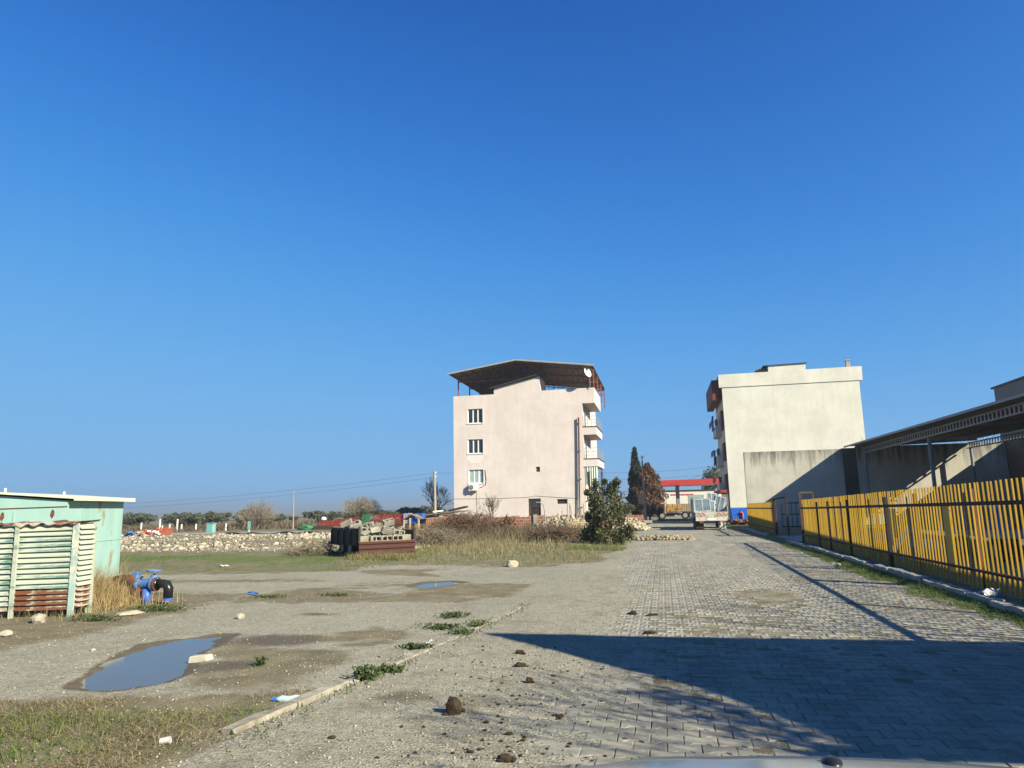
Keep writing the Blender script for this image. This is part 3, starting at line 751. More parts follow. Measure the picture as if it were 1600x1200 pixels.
c0 = Vector((-6.0, PY-.8, 13.55)); vs = [c0-ax*.12]; fs = []
for rr, dd in ((.25, -.085), (.48, 0)):
    for k in range(n):
        a = 2*math.pi*k/n; vs.append(c0+ax*dd+(u*math.cos(a)*.82+v2*math.sin(a))*rr)
for k in range(n): fs += [(0, 1+k, 1+(k+1) % n), (1+k, 1+n+k, 1+n+(k+1) % n, 1+(k+1) % n)]
m.add(vs, fs); dsh = m.build('dish', MT['upvc'], sd, True, smooth=True)
mdf = dsh.modifiers.new('s', 'SOLIDIFY'); mdf.thickness = .02
m = MB(); m.tube((-5.9, PY-.1, 12.2), (-5.9, PY-.5, 13.5), .03, n=6); m.build('mast', MT['greysteel'], sd, True)
m = MB(); m.tube(c0-v2*.45, c0+ax*.5, .015, n=5); m.blob(c0+ax*.5, .05, 2); m.build('feed_arm', MT['greysteel'], sd, True)

# ================================================================== WHITE BUILDING
WY = 60.0
wb = thing('apartment_building', 'cream white four storey building with blank side wall and dark red balconies', 'building', (10.5, WY, 0))
m = MB()
m.prism([(5.28, 0), (15.8, 0), (15.8, 11.02), (5.28, 11.02)], 'y', WY, WY+8)
m.prism([(5.05, 11.0), (16.05, 11.02), (16.08, 12.14), (11.88, 12.12), (5.05, 12.07)], 'y', WY-.06, WY+8.1)
m.prism([(9.0, 12.10), (11.88, 12.12), (11.9, 12.66), (9.03, 12.62)], 'y', WY-.06, WY+3)
m.build('wall', MT['cream'], wb, True)
m = MB(); vs = []
sheet(m, 8.65, 12.64, 12.0, 12.70, WY-.15, WY+3.2, 16, .02, .05); m.build('stair_roof', MT['blacksheet'], wb, True)
m = MB(); m.bb(8.2, 8.98, WY+.6, WY+2.4, 12.1, 12.5); m.build('roof_hut', MT['oldwood'], wb, True)
m = MB(); m.bb(15.1, 15.4, WY+.5, WY+.8, 12.1, 12.75); m.bb(15.05, 15.45, WY+.45, WY+.85, 12.75, 12.82); m.build('chimney', MT['concrete'], wb, True)
m = MB(); m.bb(4.5, 5.05, WY+.3, WY+7.8, 10.0, 11.7); m.build('cornice_panel', MT['darkred'], wb, True)
for z0, z1 in ((7.6, 9.15), (5.05, 6.5), (2.75, 3.95)):
    for ya, yb in ((.3, 1.7), (6.6, 7.7)):
        m = MB(); m.bb(5.10, 5.275, WY+ya, WY+yb, z0, z1); m.build('red_panel', MT['darkred'], wb, True)
    m = MB(); m.bb(4.80, 5.275, WY+3, WY+6.4, z0-.3, z0+.6); bo = m.build('balcony', MT['cream'], wb, True)
    m = MB()
    for q in range(8): m.tube((4.5, WY+3.1+q*.45, z0+.6), (4.5, WY+3.1+q*.47, z0+1.1), .02, n=5)
    m.tube((4.84, WY+3.05, z0+1.1), (4.84, WY+6.4, z0+1.1), .025, n=5); m.build('railing', MT['greysteel'], bo, True)
    m = MB(); m.bb(5.23, 5.285, WY+1.85, WY+2.8, z0-.1, z1+.1); wo = m.build('window', MT['upvc'], wb, True)
    m = MB(); m.bb(5.20, 5.228, WY+1.95, WY+2.7, z0, z1); m.build('pane', MT['glass'], wo, True)
m = MB(); m.bb(4.6, 5.275, WY+.1, WY+7.9, 2.45, 2.68); m.build('shop_canopy', MT['brickred'], wb, True)
m = MB(); m.bb(5.2, 5.274, WY+.4, WY+6, 0, 2.4); m.build('shop_front', MT['glass'], wb, True)
m = MB(); m.bb(5.26, 8.5, WY-.02, WY, 0, 1.25); m.build('painted_base', MT['bluepaint'], wb, True)
for i, (yy, zc) in enumerate(((WY+4.2, 9.2), (WY+4.6, 6.2))):
    m = MB(); vs = []; fs = []
    for k in range(9):
        a = yy+k*.16; b = 4.70+.05*math.sin(k*1.7); vs += [(b, a, zc+.02*math.sin(k)), (b-.05, a, zc-1.25+.12*math.sin(k*2.3)), (b+.03, a, zc), (b-.02, a, zc-1.25+.12*math.sin(k*2.3))]
    for k in range(8): fs += [(4*k, 4*k+1, 4*k+5, 4*k+4), (4*k+2, 4*k+6, 4*k+7, 4*k+3)]
    m.add(vs, fs); o = m.build('laundry', MT['bluecloth'])
    tag(o, ['blue laundry hanging from the upper balcony of the cream building', 'blue laundry hanging from the lower balcony of the cream building'][i], 'laundry')

# ================================================================== GREY YARD WALL, CANOPY, RIGHT-HAND BUILDINGS
yw = thing('boundary_wall', 'tall grey cement wall streaked with black stains behind the yellow fence', 'wall', (5.3, 48, 0))
m = MB(); m.bb(5.28, 11.2, 48, 48.3, 0, 4.82); m.bb(12.0, 20.4, 48, 48.3, 0, 4.92); m.build('wall_face', MT['greywall'], yw, True)
m = MB(); m.bb(11.2, 12.0, 47.97, 48.3, 0, 4.86); m.build('dark_strip', MT['darkwall'], yw, True, label='black strip of wall')  # near-black full-height strip between the two grey wall faces
sw = thing('boundary_wall', 'brown side wall at the right edge below the grey building', 'wall', (20.4, 47.9, 0))
m = MB(); m.bb(20.42, 20.8, 20, 48.3, 0, 4.95); m.build('wall_face', MT['brownwall'], sw, True)
m = MB()
for q in range(54): m.tube((20.6, 22+q*.37, 4.95), (20.6, 22+q*.37, 6.3), .02, n=5)
m.tube((20.6, 21.9, 6.3), (20.6, 42, 6.3), .03, n=5); m.tube((20.6, 21.9, 5.2), (20.6, 42, 5.2), .03, n=5); m.build('railing', MT['blacksteel'], sw, True)
gb = thing('warehouse', 'plain grey building with a dark roof edge at the right edge', 'building', (26, 59, 0))
m = MB(); m.prism([(32, 0), (46, 0), (46, 12.4), (32, 11.95)], 'y', 60, 76); m.build('wall', mat('dark_grey_cladding', (.13, .135, .13), (.10, .105, .10), 1, .7, .05), gb, True)
m = MB(); m.prism([(31.8, 11.96), (46.2, 12.42), (46.2, 12.6), (31.8, 12.14)], 'y', 59.8, 76.2); m.build('roof_edge', MT['blacksheet'], gb, True)

cn = thing('yard_canopy', 'long low canopy with perforated grey steel beam and corrugated roof', 'canopy', (12.1, 47, 0))
CX0, CX1, CY0, CY1 = 12.12, 18.9, 7.2, 47.98
def roofz(x): return 4.98+(x-CX0)*.03
CXN, CXF = 12.3, 11.35            # the eave runs slightly out of parallel with the road
s = MB(); sheet(s, 0, roofz(CX0), CX1, roofz(CX1), CY0, CY1, 230, .018, .012)
s.v = [((CXN+(CXF-CXN)*(v_[1]-CY0)/(CY1-CY0)) if v_[0] == 0 else v_[0], v_[1], v_[2]) for v_ in s.v]
s.build('roof_sheet', MT['sheet_grey'], cn, True)
s = MB(); s.bar((CXN-.02, CY0, 4.93), (CXF-.02, CY1, 4.93), .03, .10); s.build('fascia', MT['greysteel'], cn, True)
def cast_beam(x, z0, z1):
    b = MB(); b.bb(x-.06, x+.06, CY0+.2, CY1-.3, z0, z0+.05); b.bb(x-.06, x+.06, CY0+.2, CY1-.3, z1-.05, z1)
    yv = CY0+.3; pitch = .34
    while yv < CY1-.6:
        zc = (z0+z1)/2
        b.prism([(yv-.10, z0+.05), (yv+.10, z0+.05), (yv+.05, zc-.06), (yv+.05, zc+.06), (yv+.10, z1-.05), (yv-.10, z1-.05), (yv-.05, zc+.06), (yv-.05, zc-.06)], 'x', x-.012, x+.012)
        yv += pitch
    return b
cast_beam(12.3, 4.45, 4.80).build('perforated_beam', MT['greysteel'], cn, True)
cast_beam(18.2, 4.55, 4.90).build('perforated_beam', MT['greysteel'], cn, True)
for yv in (14.2, 25.2, 36.3, 47.2):
    for x in (12.3, 18.2):
        p = MB(); p.tube((x, yv, 0), (x, yv, 4.46 if x < 15 else 4.56), .085, n=10); p.bb(x-.16, x+.16, yv-.16, yv+.16, 0, .03); p.bb(x-.12, x+.12, yv-.12, yv+.12, 4.42, 4.449) if x < 15 else None
        p.build('post', MT['bluegrey'], cn, True)
    b = MB(); b.bar((11.8, yv, 4.86), (18.6, yv, 5.06), .08, .12); b.build('cross_beam', MT['bluegrey'], cn, True)
for x in (13.6, 15.1, 16.6):
    b = MB(); b.bar((x, CY0+.1, roofz(x)-.06), (x, CY1-.1, roofz(x)-.06), .05, .05); b.build('purlin', MT['rustred'], cn, True)
# coils of barbed wire on the wall
bw = thing('barbed_wire', 'loose coils of barbed wire along the top of the grey wall', 'barbed wire', (16, 48.1, 4.9))
m = MB()
for q in range(9):
    pts = []
    for i in range(26):
        a = i/25*2*math.pi*2; pts.append((12.6+q*.85+i*.04, 48.15+.1*math.sin(a*1.3), 5.2+.22*math.sin(a)+.05*math.sin(q*2)))
    m.path(pts, .011, 4)
m.build('coil', MT['greysteel'], bw, True)
m = MB()
for x in (12.5, 14.5, 16.5, 18.5, 20): m.tube((x, 48.15, 4.85), (x, 48.15, 5.5), .02, n=5)
m.build('stakes', MT['greysteel'], bw, True)

# ================================================================== YELLOW FENCE
FX = 5.2
def ftop(y): return float(np.interp(y, [8, 12, 28, 36.4, 47.6], [1.93, 1.88, 1.68, 1.62, 1.56]))
pk = MB(); pk.box((0, 0, .5), (.027, .027, 1.0)); pk_me = pk.mesh('picket', MT['yellow'])
pk2 = MB(); pk2.box((0, 0, .5), (.03, .16, 1.0)); pk2_me = pk2.mesh('panel', MT['yellow'])
def fence(name, label, y0, y1, step, posts, dark_posts):
    f = thing(name, label, 'fence', (FX, y0, 0))
    y = y0; rg = random.Random(5)
    while y <= y1:
        if rg.random() > .02:
            h = ftop(y)-.10+rg.uniform(-.006, .006)
            o = link(bpy.data.objects.new('picket', pk_me), f); o.location = (rg.uniform(-.006, .006), y-y0, .10); o.scale = (1, 1, h)
            o.rotation_euler = (rg.uniform(-.006, .006), rg.uniform(-.006, .006), rg.uniform(-.1, .1))
        y += step
    for zf, th in ((.80, .065), (.20, .045)):
        m = MB(); n = 12
        for i in range(n):
            a = y0+(y1-y0)*i/n; b = y0+(y1-y0)*(i+1)/n
            m.bar((FX-.045, a, ftop(a)*zf+.02), (FX-.045, b, ftop(b)*zf+.02), .05, th)
        m.build('rail', MT['railbrown'], f, True)
    for y in posts:
        m = MB(); m.bar((FX+.13, y, 0), (FX+.13, y, ftop(y)*.95), .07); m.build('post', MT['rust'], f, True)
    for y in dark_posts:
        m = MB(); m.bar((FX+.0, y, .05), (FX+.0, y, ftop(y)*.93), .11); m.build('post', MT['blacksteel'], f, True, label='black steel fence post')
    return f
fa = fence('yellow_fence', 'long yellow steel picket fence in the foreground along the right kerb', 7.0, 29.3, .168, (11, 14, 17, 20, 23, 26.8, 29.1), (18.6, 22.2, 24.7, 26.4))
for y in (14.75, 14.9): 
    o = link(bpy.data.objects.new('panel', pk2_me), fa); o.location = (-.03, y-7.0, .28); o.scale = (1, 1, 1.22)
for y, z, h in ((18.0, .75, .65), (18.25, .55, .85)):
    o = link(bpy.data.objects.new('panel', pk2_me), fa); o.location = (-.03, y-7.0, z); o.scale = (1, 1, h)
fb = fence('yellow_fence', 'short far stretch of yellow picket fence beyond the gate', 36.4, 47.5, .165, (37, 40, 43, 46.5), ())
gt = thing('gate', 'dark red steel gate frame standing between the two yellow fences', 'gate', (FX, 36.2, 0))
m = MB(); m.bar((FX, 36.15, 0), (FX, 36.15, 1.75), .1); m.bar((FX+.42, 35.4, 0), (FX+.42, 35.4, 1.85), .08); m.bar((FX, 36.15, 1.75), (FX+.42, 35.4, 1.82), .06); m.build('frame', MT['blacksteel'], gt, True)
m = MB(); m.bar((FX-.02, 36.8, .95), (FX+.06, 36.22, .95), .04, 1.7); m.build('leaf', MT['rustred'], gt, True)
m = MB(); m.bar((FX, 29.5, 0), (FX, 29.5, 1.95), .09); m.bar((FX+.5, 29.65, 0), (FX+.5, 29.65, 1.98), .06); m.bar((FX, 29.5, 1.95), (FX+.5, 29.65, 1.95), .05); m.build('gate_post', MT['brownwood'], gt, True)
og = thing('sliding_gate', 'black barred steel gate pushed open inside the yard entrance', 'gate', (6.6, 40, 0))
m = MB(); m.bar((6.2, 41, .3), (12, 41, .3), .06); m.bar((6.2, 41, 1.55), (12, 41, 1.55), .06)
m.bar((6.2, 41, .95), (12, 41, .95), .05); m.build('frame', MT['blacksteel'], og, True)
for q in range(24):
    m = MB(); m.bar((6.25+q*.25, 41, .3), (6.25+q*.25, 41, 1.55), .03); m.build('bar', MT['blacksteel'], og, True)

# ================================================================== vegetation builders
def blades(name, mt, P, Hh, W, lean, parent=None, kind='stuff', droop=.3):
    """P (n,3) foot points; Hh heights; five-vertex bent blades"""
    n = len(P); az = RNG.uniform(0, 2*np.pi, n); wz = RNG.uniform(0, 2*np.pi, n)
    ln = lean*RNG.random(n)*Hh; d = np.stack([np.cos(az)*ln, np.sin(az)*ln, np.zeros(n)], 1)
    wv_ = np.stack([np.cos(wz), np.sin(wz), np.zeros(n)], 1)*(W*RNG.uniform(.6, 1.3, n))[:, None]/2
    up = np.zeros((n, 3)); up[:, 2] = Hh
    mid = P+up*.55+d*.35; tip = P+up*(1-droop*RNG.random(n))[:, None]+d
    V = np.stack([P-wv_, P+wv_, mid+wv_*.75, mid-wv_*.75, tip], 1).reshape(-1, 3)
    b = (np.arange(n)*5)[:, None]
    F = np.concatenate([b+np.array([[0, 1, 2]]), b+np.array([[0, 2, 3]]), b+np.array([[3, 2, 4]])], 0)
    o = np_mesh(name, V, F, mt, parent, attr=np.repeat(RNG.random(n), 5))
    if kind: o['kind'] = kind
    return o
def foot(x, y): return np.stack([x, y, ground_z(x, y)-.01], 1)

def leaf_cloud(P, size, mt, name, parent, elong=1.0, up=.3, rnd=None):
    n = len(P); a = RNG.normal(size=(n, 3)); a[:, 2] += up; a /= np.linalg.norm(a, axis=1, keepdims=True)
    b = np.cross(a, RNG.normal(size=(n, 3))); b /= np.linalg.norm(b, axis=1, keepdims=True)
    s = (size*RNG.uniform(.6, 1.35, n))[:, None]
    V = np.stack([P-a*s*elong, P+b*s*.5, P+a*s*elong, P-b*s*.5], 1).reshape(-1, 3)
    F = np.arange(n*4).reshape(n, 4)
    return np_mesh(name, V, F, mt, parent, attr=np.repeat(RNG.random(n) if rnd is None else rnd, 4))

def crown_points(n, centers, radii, shell=.55):
    k = RNG.integers(0, len(centers), n); d = RNG.normal(size=(n, 3)); d /= np.linalg.norm(d, axis=1, keepdims=True)
    r = shell+(1-shell)*RNG.random(n)**.6; r *= RNG.uniform(.75, 1.15, n)
    return np.asarray(centers)[k]+d*(np.asarray(radii)[k]*r[:, None])

def branch_tree(rg, h, trunk_h, r, levels, nb, spread, lenf, upb=.25, first=5, wob=.18, minr=.003):
    """returns (trunk MB, branches MB) of a bare tree standing at the origin"""
    tr = MB(); br = MB()
    def grow(m, p, d, L, r, lev):
        pts = [p]; rs = [r]; k = 3
        for i in range(k):
            d = (d+Vector((rg.uniform(-wob, wob), rg.uniform(-wob, wob), rg.uniform(-wob, wob)+upb*.25))).normalized()
            p = p+d*L/k; pts.append(p); rs.append(max(minr, r*(1-.55*(i+1)/k)))
        m.path(pts, rs, 6 if lev == 0 else (4 if lev < 3 else 3))
        if lev >= levels: return
        n = first if lev == 0 else nb
        for j in range(n):
            t_ = rg.uniform(.45, 1) if lev else rg.uniform(.6, 1)
            i = min(int(t_*k), k-1); q = pts[i].lerp(pts[i+1], t_*k-i)
            a = rg.uniform(0, 2*math.pi); s = rg.uniform(.5, 1)*spread
            u = d.orthogonal().normalized(); w_ = d.cross(u)
            nd = (d*math.cos(s)+(u*math.cos(a)+w_*math.sin(a))*math.sin(s)+Vector((0, 0, upb))).normalized()
            grow(br, q, nd, L*lenf*rg.uniform(.75, 1.15), rs[i+1]*.75, lev+1)
    grow(tr, Vector((0, 0, -.1)), Vector((rg.uniform(-.08, .08), rg.uniform(-.08, .08), 1)), trunk_h, r, 0)
    return tr, br
def bare_tree(label, loc, h, trunk_h, r, seed, levels=4, nb=4, spread=.75, lenf=.72, mt='twig', first=6, upb=.25, name='bare_tree', group=None, minr=.003):
    rg = random.Random(seed); tr, br = branch_tree(rg, h, trunk_h, r, levels, nb, spread, lenf, upb, first, minr=minr)
    zmax = max(v_[2] for v_ in br.v); k = h/zmax
    for m in (tr, br): m.v = [(a*k, b*k, c*k) for a, b, c in m.v]
    t_ = thing(name, label, 'tree', loc, 0, group)
    tr.build('trunk', MT['bark'], t_, smooth=True); br.build('branches', MT[mt], t_)
    return t_

# ================================================================== TEAL SHED
sh = thing('metal_shed', 'pale turquoise sheet metal shed behind the rusty louvred box', 'shed', (-13.7, 14.4, 0), R_(15))
SX, SY, SZ = -13.7, 14.4, 1.98
m = MB(); m.prism([(-18.5, 0), (SX, 0), (SX, SZ), (-15.2, 2.12), (-18.5, 1.9)], 'y', SY, 17.13); m.build('wall', MT['teal'], sh, True)
m = MB(); m.bar((-18.5, SY-.012, 1.77), (SX+.01, SY-.012, 1.85), .02, .015); m.build('seam', MT['rust'], sh, True)
for x in (-14.9, -16.2):
    m = MB(); m.bb(x, x+.03, SY-.015, SY-.001, 0, 1.76); m.build('seam_strip', MT['teal'], sh, True)
m = MB(); m.bb(SX+.001, SX+.014, 15.0, 15.03, 0, 1.95); m.bb(SX+.001, SX+.012, 15.03, 17.13, .98, .995); m.build('seam_strip', MT['teal'], sh, True)
m = MB(); m.prism([(-18.5, 1.93), (-15.2, 2.16), (SX+.20, 2.02), (SX+.20, 2.07), (-15.2, 2.205), (-18.5, 1.98)], 'y', SY-.10, 17.3); m.build('roof', MT['tealroof'], sh, True)
m = MB(); m.bb(SX+.205, SX+.22, SY-.12, 17.32, 1.98, 2.075); m.build('roof_edge', MT['tealroof'], sh, True)
for x, zb in ((-15.2, 2.2), (-13.85, 2.09)):
    m = MB(); m.tube((x, SY+.1, zb), (x, SY+.1, zb+.07), .025, .02, 6); m.blob((x, SY+.1, zb+.08), .03, 1, rough=0); m.build('roof_bolt', MT['upvc'], sh, True)
for x, z in ((-15.15, 1.66), (-14.02, 1.70)):
    m = MB(); m.prism([(x-.05, z-.06), (x, z-.13), (x+.05, z-.04), (x+.04, z+.05), (x, z+.09), (x-.03, z+.05)], 'y', SY-.006, SY-.001); m.build('rust_hole', MT['rust'], sh, True)
m = MB(); m.bb(SX+.002, SX+.01, 15.03, 15.55, .28, .78); m.build('hatch_opening', MT['oldwood'], sh, True)

# ================================================================== LOUVRED BOX
lb = thing('louvred_box', 'rusty pale green louvred metal box on legs in front of the turquoise shed', 'louvred box', (-9.45, 10.2, 0))
lb.rotation_euler = (0, R_(-.6), R_(12))
rg = random.Random(4)
def slat(w_, nm, mt):
    m = MB(); th = .012
    pr = [(-.035, -.048), (-.022, -.048), (.022, .030), (.022, .048), (.008, .048), (.006, .034)]
    m.prism(pr, 'x', -w_/2, w_/2); return m.mesh(nm, MT[mt])
sm = {}
NS = 16; Z0, Z1 = .18, 1.44
for bay, (xa, xb) in enumerate(((-.92, -.05), (-2.5, -.97))):
    for i in range(NS):
        z = Z0+(Z1-Z0)*i/(NS-1)
        mt = 'slat'
        if bay == 0 and i < 4: mt = 'slatrust'
        elif i < 1: mt = 'slatrust'
        elif 3 < i < 14: mt = 'slatgreen' if rg.random() < .65 else 'slat'
        m = MB(); L = xb-xa; sag = rg.uniform(-.006, .006)
        pr = [(-.050, -.046), (-.042, -.050), (.012, .030), (.012, .046), (.000, .044), (-.004, .032)]
        m.prism(pr, 'x', xa, xb)
        o = m.build('slat', MT[mt], lb, label='rusty slat' if mt == 'slatrust' else None)
        o.location = (0, 0, z); o.rotation_euler = (rg.uniform(-.06, .06), rg.uniform(-.006, .006), 0)
for i in range(NS):
    z = Z0+.02+(Z1-Z0)*i/(NS-1)*.99
    m = MB(); pr = [(.050, -.046), (.042, -.050), (-.012, .030), (-.012, .046), (.0, .044), (.004, .032)]
    m.prism(pr, 'y', .05, .48); o = m.build('slat', MT['slat' if i > 3 else 'slatrust'], lb); o.location = (-.01, 0, z); o.rotation_euler = (0, rg.uniform(-.05, .05), 0)
for x, y_, mt in ((0, 0, 'slatpost'), (-.945, -.02, 'slat'), (-2.5, 0, 'slat'), (0, .5, 'slat')):
    m = MB(); m.bar((x, y_-.03, 0), (x, y_-.03, 1.5), .085 if x == 0 else .06, .045, up=(0, 1, 0)); m.build('post', MT[mt], lb)
m = MB(); m.bb(-2.5, -.03, .055, .48, .14, 1.46); m.build('inner_box', MT['blacksteel'], lb)
m = MB(); vs = []; fs = []; n = 72
for i in range(n+1):
    x = -2.6+2.66*i/n; a = .018*math.sin(i*1.05)+.012*math.sin(i*.37)
    for yy, dz in ((-.08, -.015+.012*math.sin(i*.8)), (.56, .02)):
        vs += [(x, yy, 1.515+a+dz), (x, yy, 1.503+a+dz)]
for i in range(n): b = i*4; fs += [(b, b+4, b+6, b+2), (b+1, b+3, b+7, b+5), (b, b+1, b+5, b+4), (b+2, b+6, b+7, b+3)]
m.add(vs, fs); m.build('roof_sheet', MT['slatrust'], lb)

# ================================================================== WATER VALVE ASSEMBLY
va = thing('water_valve', 'blue gate valve on a rusty pipe with black elbow beside the dry reeds', 'valve', (-9.35, 11.8, 0))
m = MB(); m.path([(-.22, .02, -.05), (-.22, .02, .2), (-.24, .02, .34), (-.34, .03, .42), (-.5, .05, .43), (-.75, .1, .40)], [.125, .125, .12, .11, .10, .10], 14); m.build('riser_pipe', MT['rustpipe'], va, smooth=True)
m = MB(); m.tube((-.14, .02, .36), (.14, -.01, .36), .085, n=14); m.tube((-.2, .02, .36), (-.16, .02, .36), .14, n=16); m.tube((.12, -.01, .36), (.16, -.01, .36), .13, n=16); vb = m.build('valve_body', MT['valveblue'], va, smooth=False)
m = MB(); m.tube((.17, -.01, .36), (.21, -.01, .36), .13, n=16); m.build('flange', MT['rustpipe'], va)
m = MB(); m.tube((.14, -.01, .40), (.14, -.01, .52), .095, .06, 12); m.tube((.14, -.01, .52), (.14, -.01, .60), .022, n=8); m.build('bonnet', MT['valveblue'], va)
wh = MB(); n = 20
wh.path([(.14+.13*math.cos(2*math.pi*k/n), -.01+.13*math.sin(2*math.pi*k/n), .60) for k in range(n+1)], .014, 6)
for k in range(3):
    a = k*2.1; wh.tube((.14, -.01, .60), (.14+.13*math.cos(a), -.01+.13*math.sin(a), .60), .012, n=5)
wh.build('handwheel', MT['valveblue'], va)
m = MB(); m.prism([(-.42, .30), (-.30, .34), (-.22, .56), (-.30, .58), (-.36, .50)], 'y', -.02, .10); m.tube((-.27, .04, .40), (-.27, .04, .56), .06, .03, 10); m.build('valve_bonnet', MT['valveblue'], va)
m = MB(); m.path([(.20, -.01, .36), (.34, -.02, .37), (.42, -.02, .35), (.46, -.02, .28), (.46, -.02, .12)], [.075, .08, .085, .085, .08], 14); m.tube((.20, -.01, .36), (.23, -.01, .36), .1, n=14); m.build('elbow', MT['blackplastic'], va, smooth=True)
m = MB(); m.tube((.46, -.02, .08), (.46, -.02, .125), .075, n=14); m.build('outlet_ring', MT['barrelblue'], va)
m = MB(); m.tube((.02, -.03, -.02), (.02, -.03, .28), .075, n=14); m.build('blue_stub_pipe', MT['barrelblue'], va, smooth=True)
m = MB(); m.tube((-.52, -.05, .16), (-.40, -.07, .16), .17, n=18); m.build('flange_cap', MT['oldwood'], va)
rk = MB(); rk.blob((-7.9+.0, 11.1, .03), (.16, .14, .09), 3, 2, .2)

# ================================================================== STONES, DUNG, LITTER
def rock(label, x, y, r, seed, mt='stone', name='stone', cat='stone', group=None, sub=2, rough=.18):
    m = MB(); m.blob((0, 0, 0), r, seed, sub, rough, .6); o = m.build(name, MT[mt]); o.location = (x, y, max(gz(x, y), -.02)+r[2]*.45); o.rotation_euler = (0, 0, seed*1.3)
    return tag(o, label, cat, group)
def px_rock(label, px, py, r, seed, **k):
    q = G(px, py); return rock(label, q.x, q.y, r, seed, **k)
# broken concrete piece in the puddle: blocky
q = G(314, 1034); m = MB(); m.add([(-.13,-.055,0),(.10,-.06,0),(.13,.05,0),(-.10,.06,0),(-.12,-.05,.075),(.06,-.05,.09),(.12,.045,.085),(-.07,.05,.08),(.0,-.055,.05)],
     [(0,3,2,1),(4,5,6,7),(0,1,5,4),(1,2,6,5),(2,3,7,6),(3,0,4,7)])
o = m.build('concrete_chunk', MT['lightconc'], bevel=.012); o.location = (q.x, q.y, -.01); o.rotation_euler = (0, 0, .25)
tag(o, 'pale broken concrete chunk lying at the edge of the large puddle', 'stone')
px_rock('large white stone on the gravel edge below the dry grass verge', 800, 886, (.17, .13, .12), 5)
px_rock('pale stone on gravel right of the turquoise shed', 375, 968, (.075, .06, .05), 6)
px_rock('flat pale stone below the blue valve', 203, 962, (.22, .14, .05), 8)
px_rock('pale stone under the front of the louvred box', 60, 974, (.16, .1, .1), 9)
px_rock('stone at the left edge below the louvred box', 8, 996, (.1, .08, .06), 12)
px_rock('small white stone left of the puddle in the gravel', 145, 1019, (.035, .03, .02), 14)
px_rock('white stone on the grass strip by the right kerb', 1310, 884, (.07, .06, .05), 15)
def dung(label, px, py, r, h, seed):
    q = G(px, py); m = MB(); rg = random.Random(seed)
    n = max(3, int(r*26))
    m.blob((0, 0, h*.3), (r*.7, r*.55, h*.62), seed, 2, .22)
    for k in range(n):
        a = rg.uniform(0, 6.28); d = rg.uniform(.3, .95)*r; s = rg.uniform(.25, .5)*r
        m.blob((math.cos(a)*d, math.sin(a)*d*.7, s*.3), (s, s*.8, s*.45), seed*9+k, 1, .3)
    o = m.build('dung_pile', MT['dung']); o.location = (q.x, q.y, max(gz(q.x, q.y), 0)); tag(o, label, 'dung pile', 'dung piles on the road')
dung('tall dark dung heap nearest the camera', 708, 1117, .10, .13, 1)
dung('dung pile at the very bottom of the road by the first pavers', 788, 1190, .07, .04, 2)
dung('rounded dung pile second behind the tall heap', 813, 1043, .085, .05, 3)
dung('dark dung pile just below the tip of the building shadow', 812, 1023, .07, .05, 4)
dung('small pointed dung lump right of the tall heap', 827, 1069, .05, .055, 5)
dung('far dung pile on the sunlit road above the shadow', 989, 960, .085, .06, 6)
dung('flat smeared dung right of the far pile', 1018, 962, .11, .03, 7)
dung('dung pile on the upper edge of the building shadow', 1014, 990, .10, .04, 8)
dung('small dung crumb right of the tall heap near the pavers', 760, 1132, .032, .02, 9)
dung('flattened dung crumb at the lower left edge of the pavers', 795, 1150, .04, .02, 10)
dung('thin dung lump on the first pavers near the bottom', 874, 1120, .055, .02, 11)
dung('small dung crumb beside the bottom dung pile', 735, 1178, .03, .02, 12)
dung('dark lump on the gravel between kerb and road', 518, 1157, .04, .02, 13)
crm = MB()
for k in range(170):
    px = random.gauss(800, 90); py = random.uniform(1010, 1190); q = G(px, py)
    s = random.uniform(.006, .018); crm.blob((q.x, q.y, max(gz(q.x, q.y), -.002)+s*.3), (s, s, s*.6), k, 1, .3)
o = crm.build('dung_crumbs', MT['dung']); o['kind'] = 'stuff'
# plastic bottle
q = G(440, 1099); bt = thing('plastic_bottle', 'crushed clear plastic bottle with blue cap beside the kerb', 'bottle', (q.x, q.y, .035), R_(14))
def clear():
    t = NT('clear_plastic'); t.out((.38, .5, .58), .15, spec=.6); return t.m
m = MB(); m.path([(-.05, 0, 0), (-.03, 0, 0), (0, 0, 0), (.06, .004, -.004), (.12, 0, 0), (.15, 0, -.002)], [.014, .018, .032, .026, .032, .028], 12); m.build('bottle_body', clear(), bt, smooth=True)
m = MB(); m.tube((-.075, 0, 0), (-.048, 0, 0), .016, n=12); m.build('cap', MT['barrelblue'], bt)
def litter(label, px, py, w_, d, h, seed, mt='paperwhite', name='litter', cat='litter'):
    q = G(px, py); rg = random.Random(seed); m = MB(); vs = []; n = 5
    for i in range(n):
        for j in range(n): vs.append(((i/(n-1)-.5)*w_, (j/(n-1)-.5)*d, rg.random()*h))
    fs = [(i*n+j, i*n+j+1, (i+1)*n+j+1, (i+1)*n+j) for i in range(n-1) for j in range(n-1)]
    m.add(vs, fs); o = m.build(name, MT[mt]); o.location = (q.x, q.y, max(gz(q.x, q.y), 0)+.012); o.rotation_euler = (0, 0, seed)
    md = o.modifiers.new('s', 'SOLIDIFY'); md.thickness = .003
    return tag(o, label, cat)
qq = G(258, 1166); cp = thing('paper_cup', 'crushed white paper cup lying in the dry grass at bottom left', 'cup', (qq.x, qq.y, .05), .4)
m = MB(); m.tube((-.035, 0, -.015), (.035, 0, -.01), .02, .027, 14, False); m.build('cup_wall', MT['paperwhite'], cp, smooth=True)
m = MB(); m.tube((-.037, 0, -.015), (-.034, 0, -.015), .02, n=14); m.build('base', MT['paperwhite'], cp)
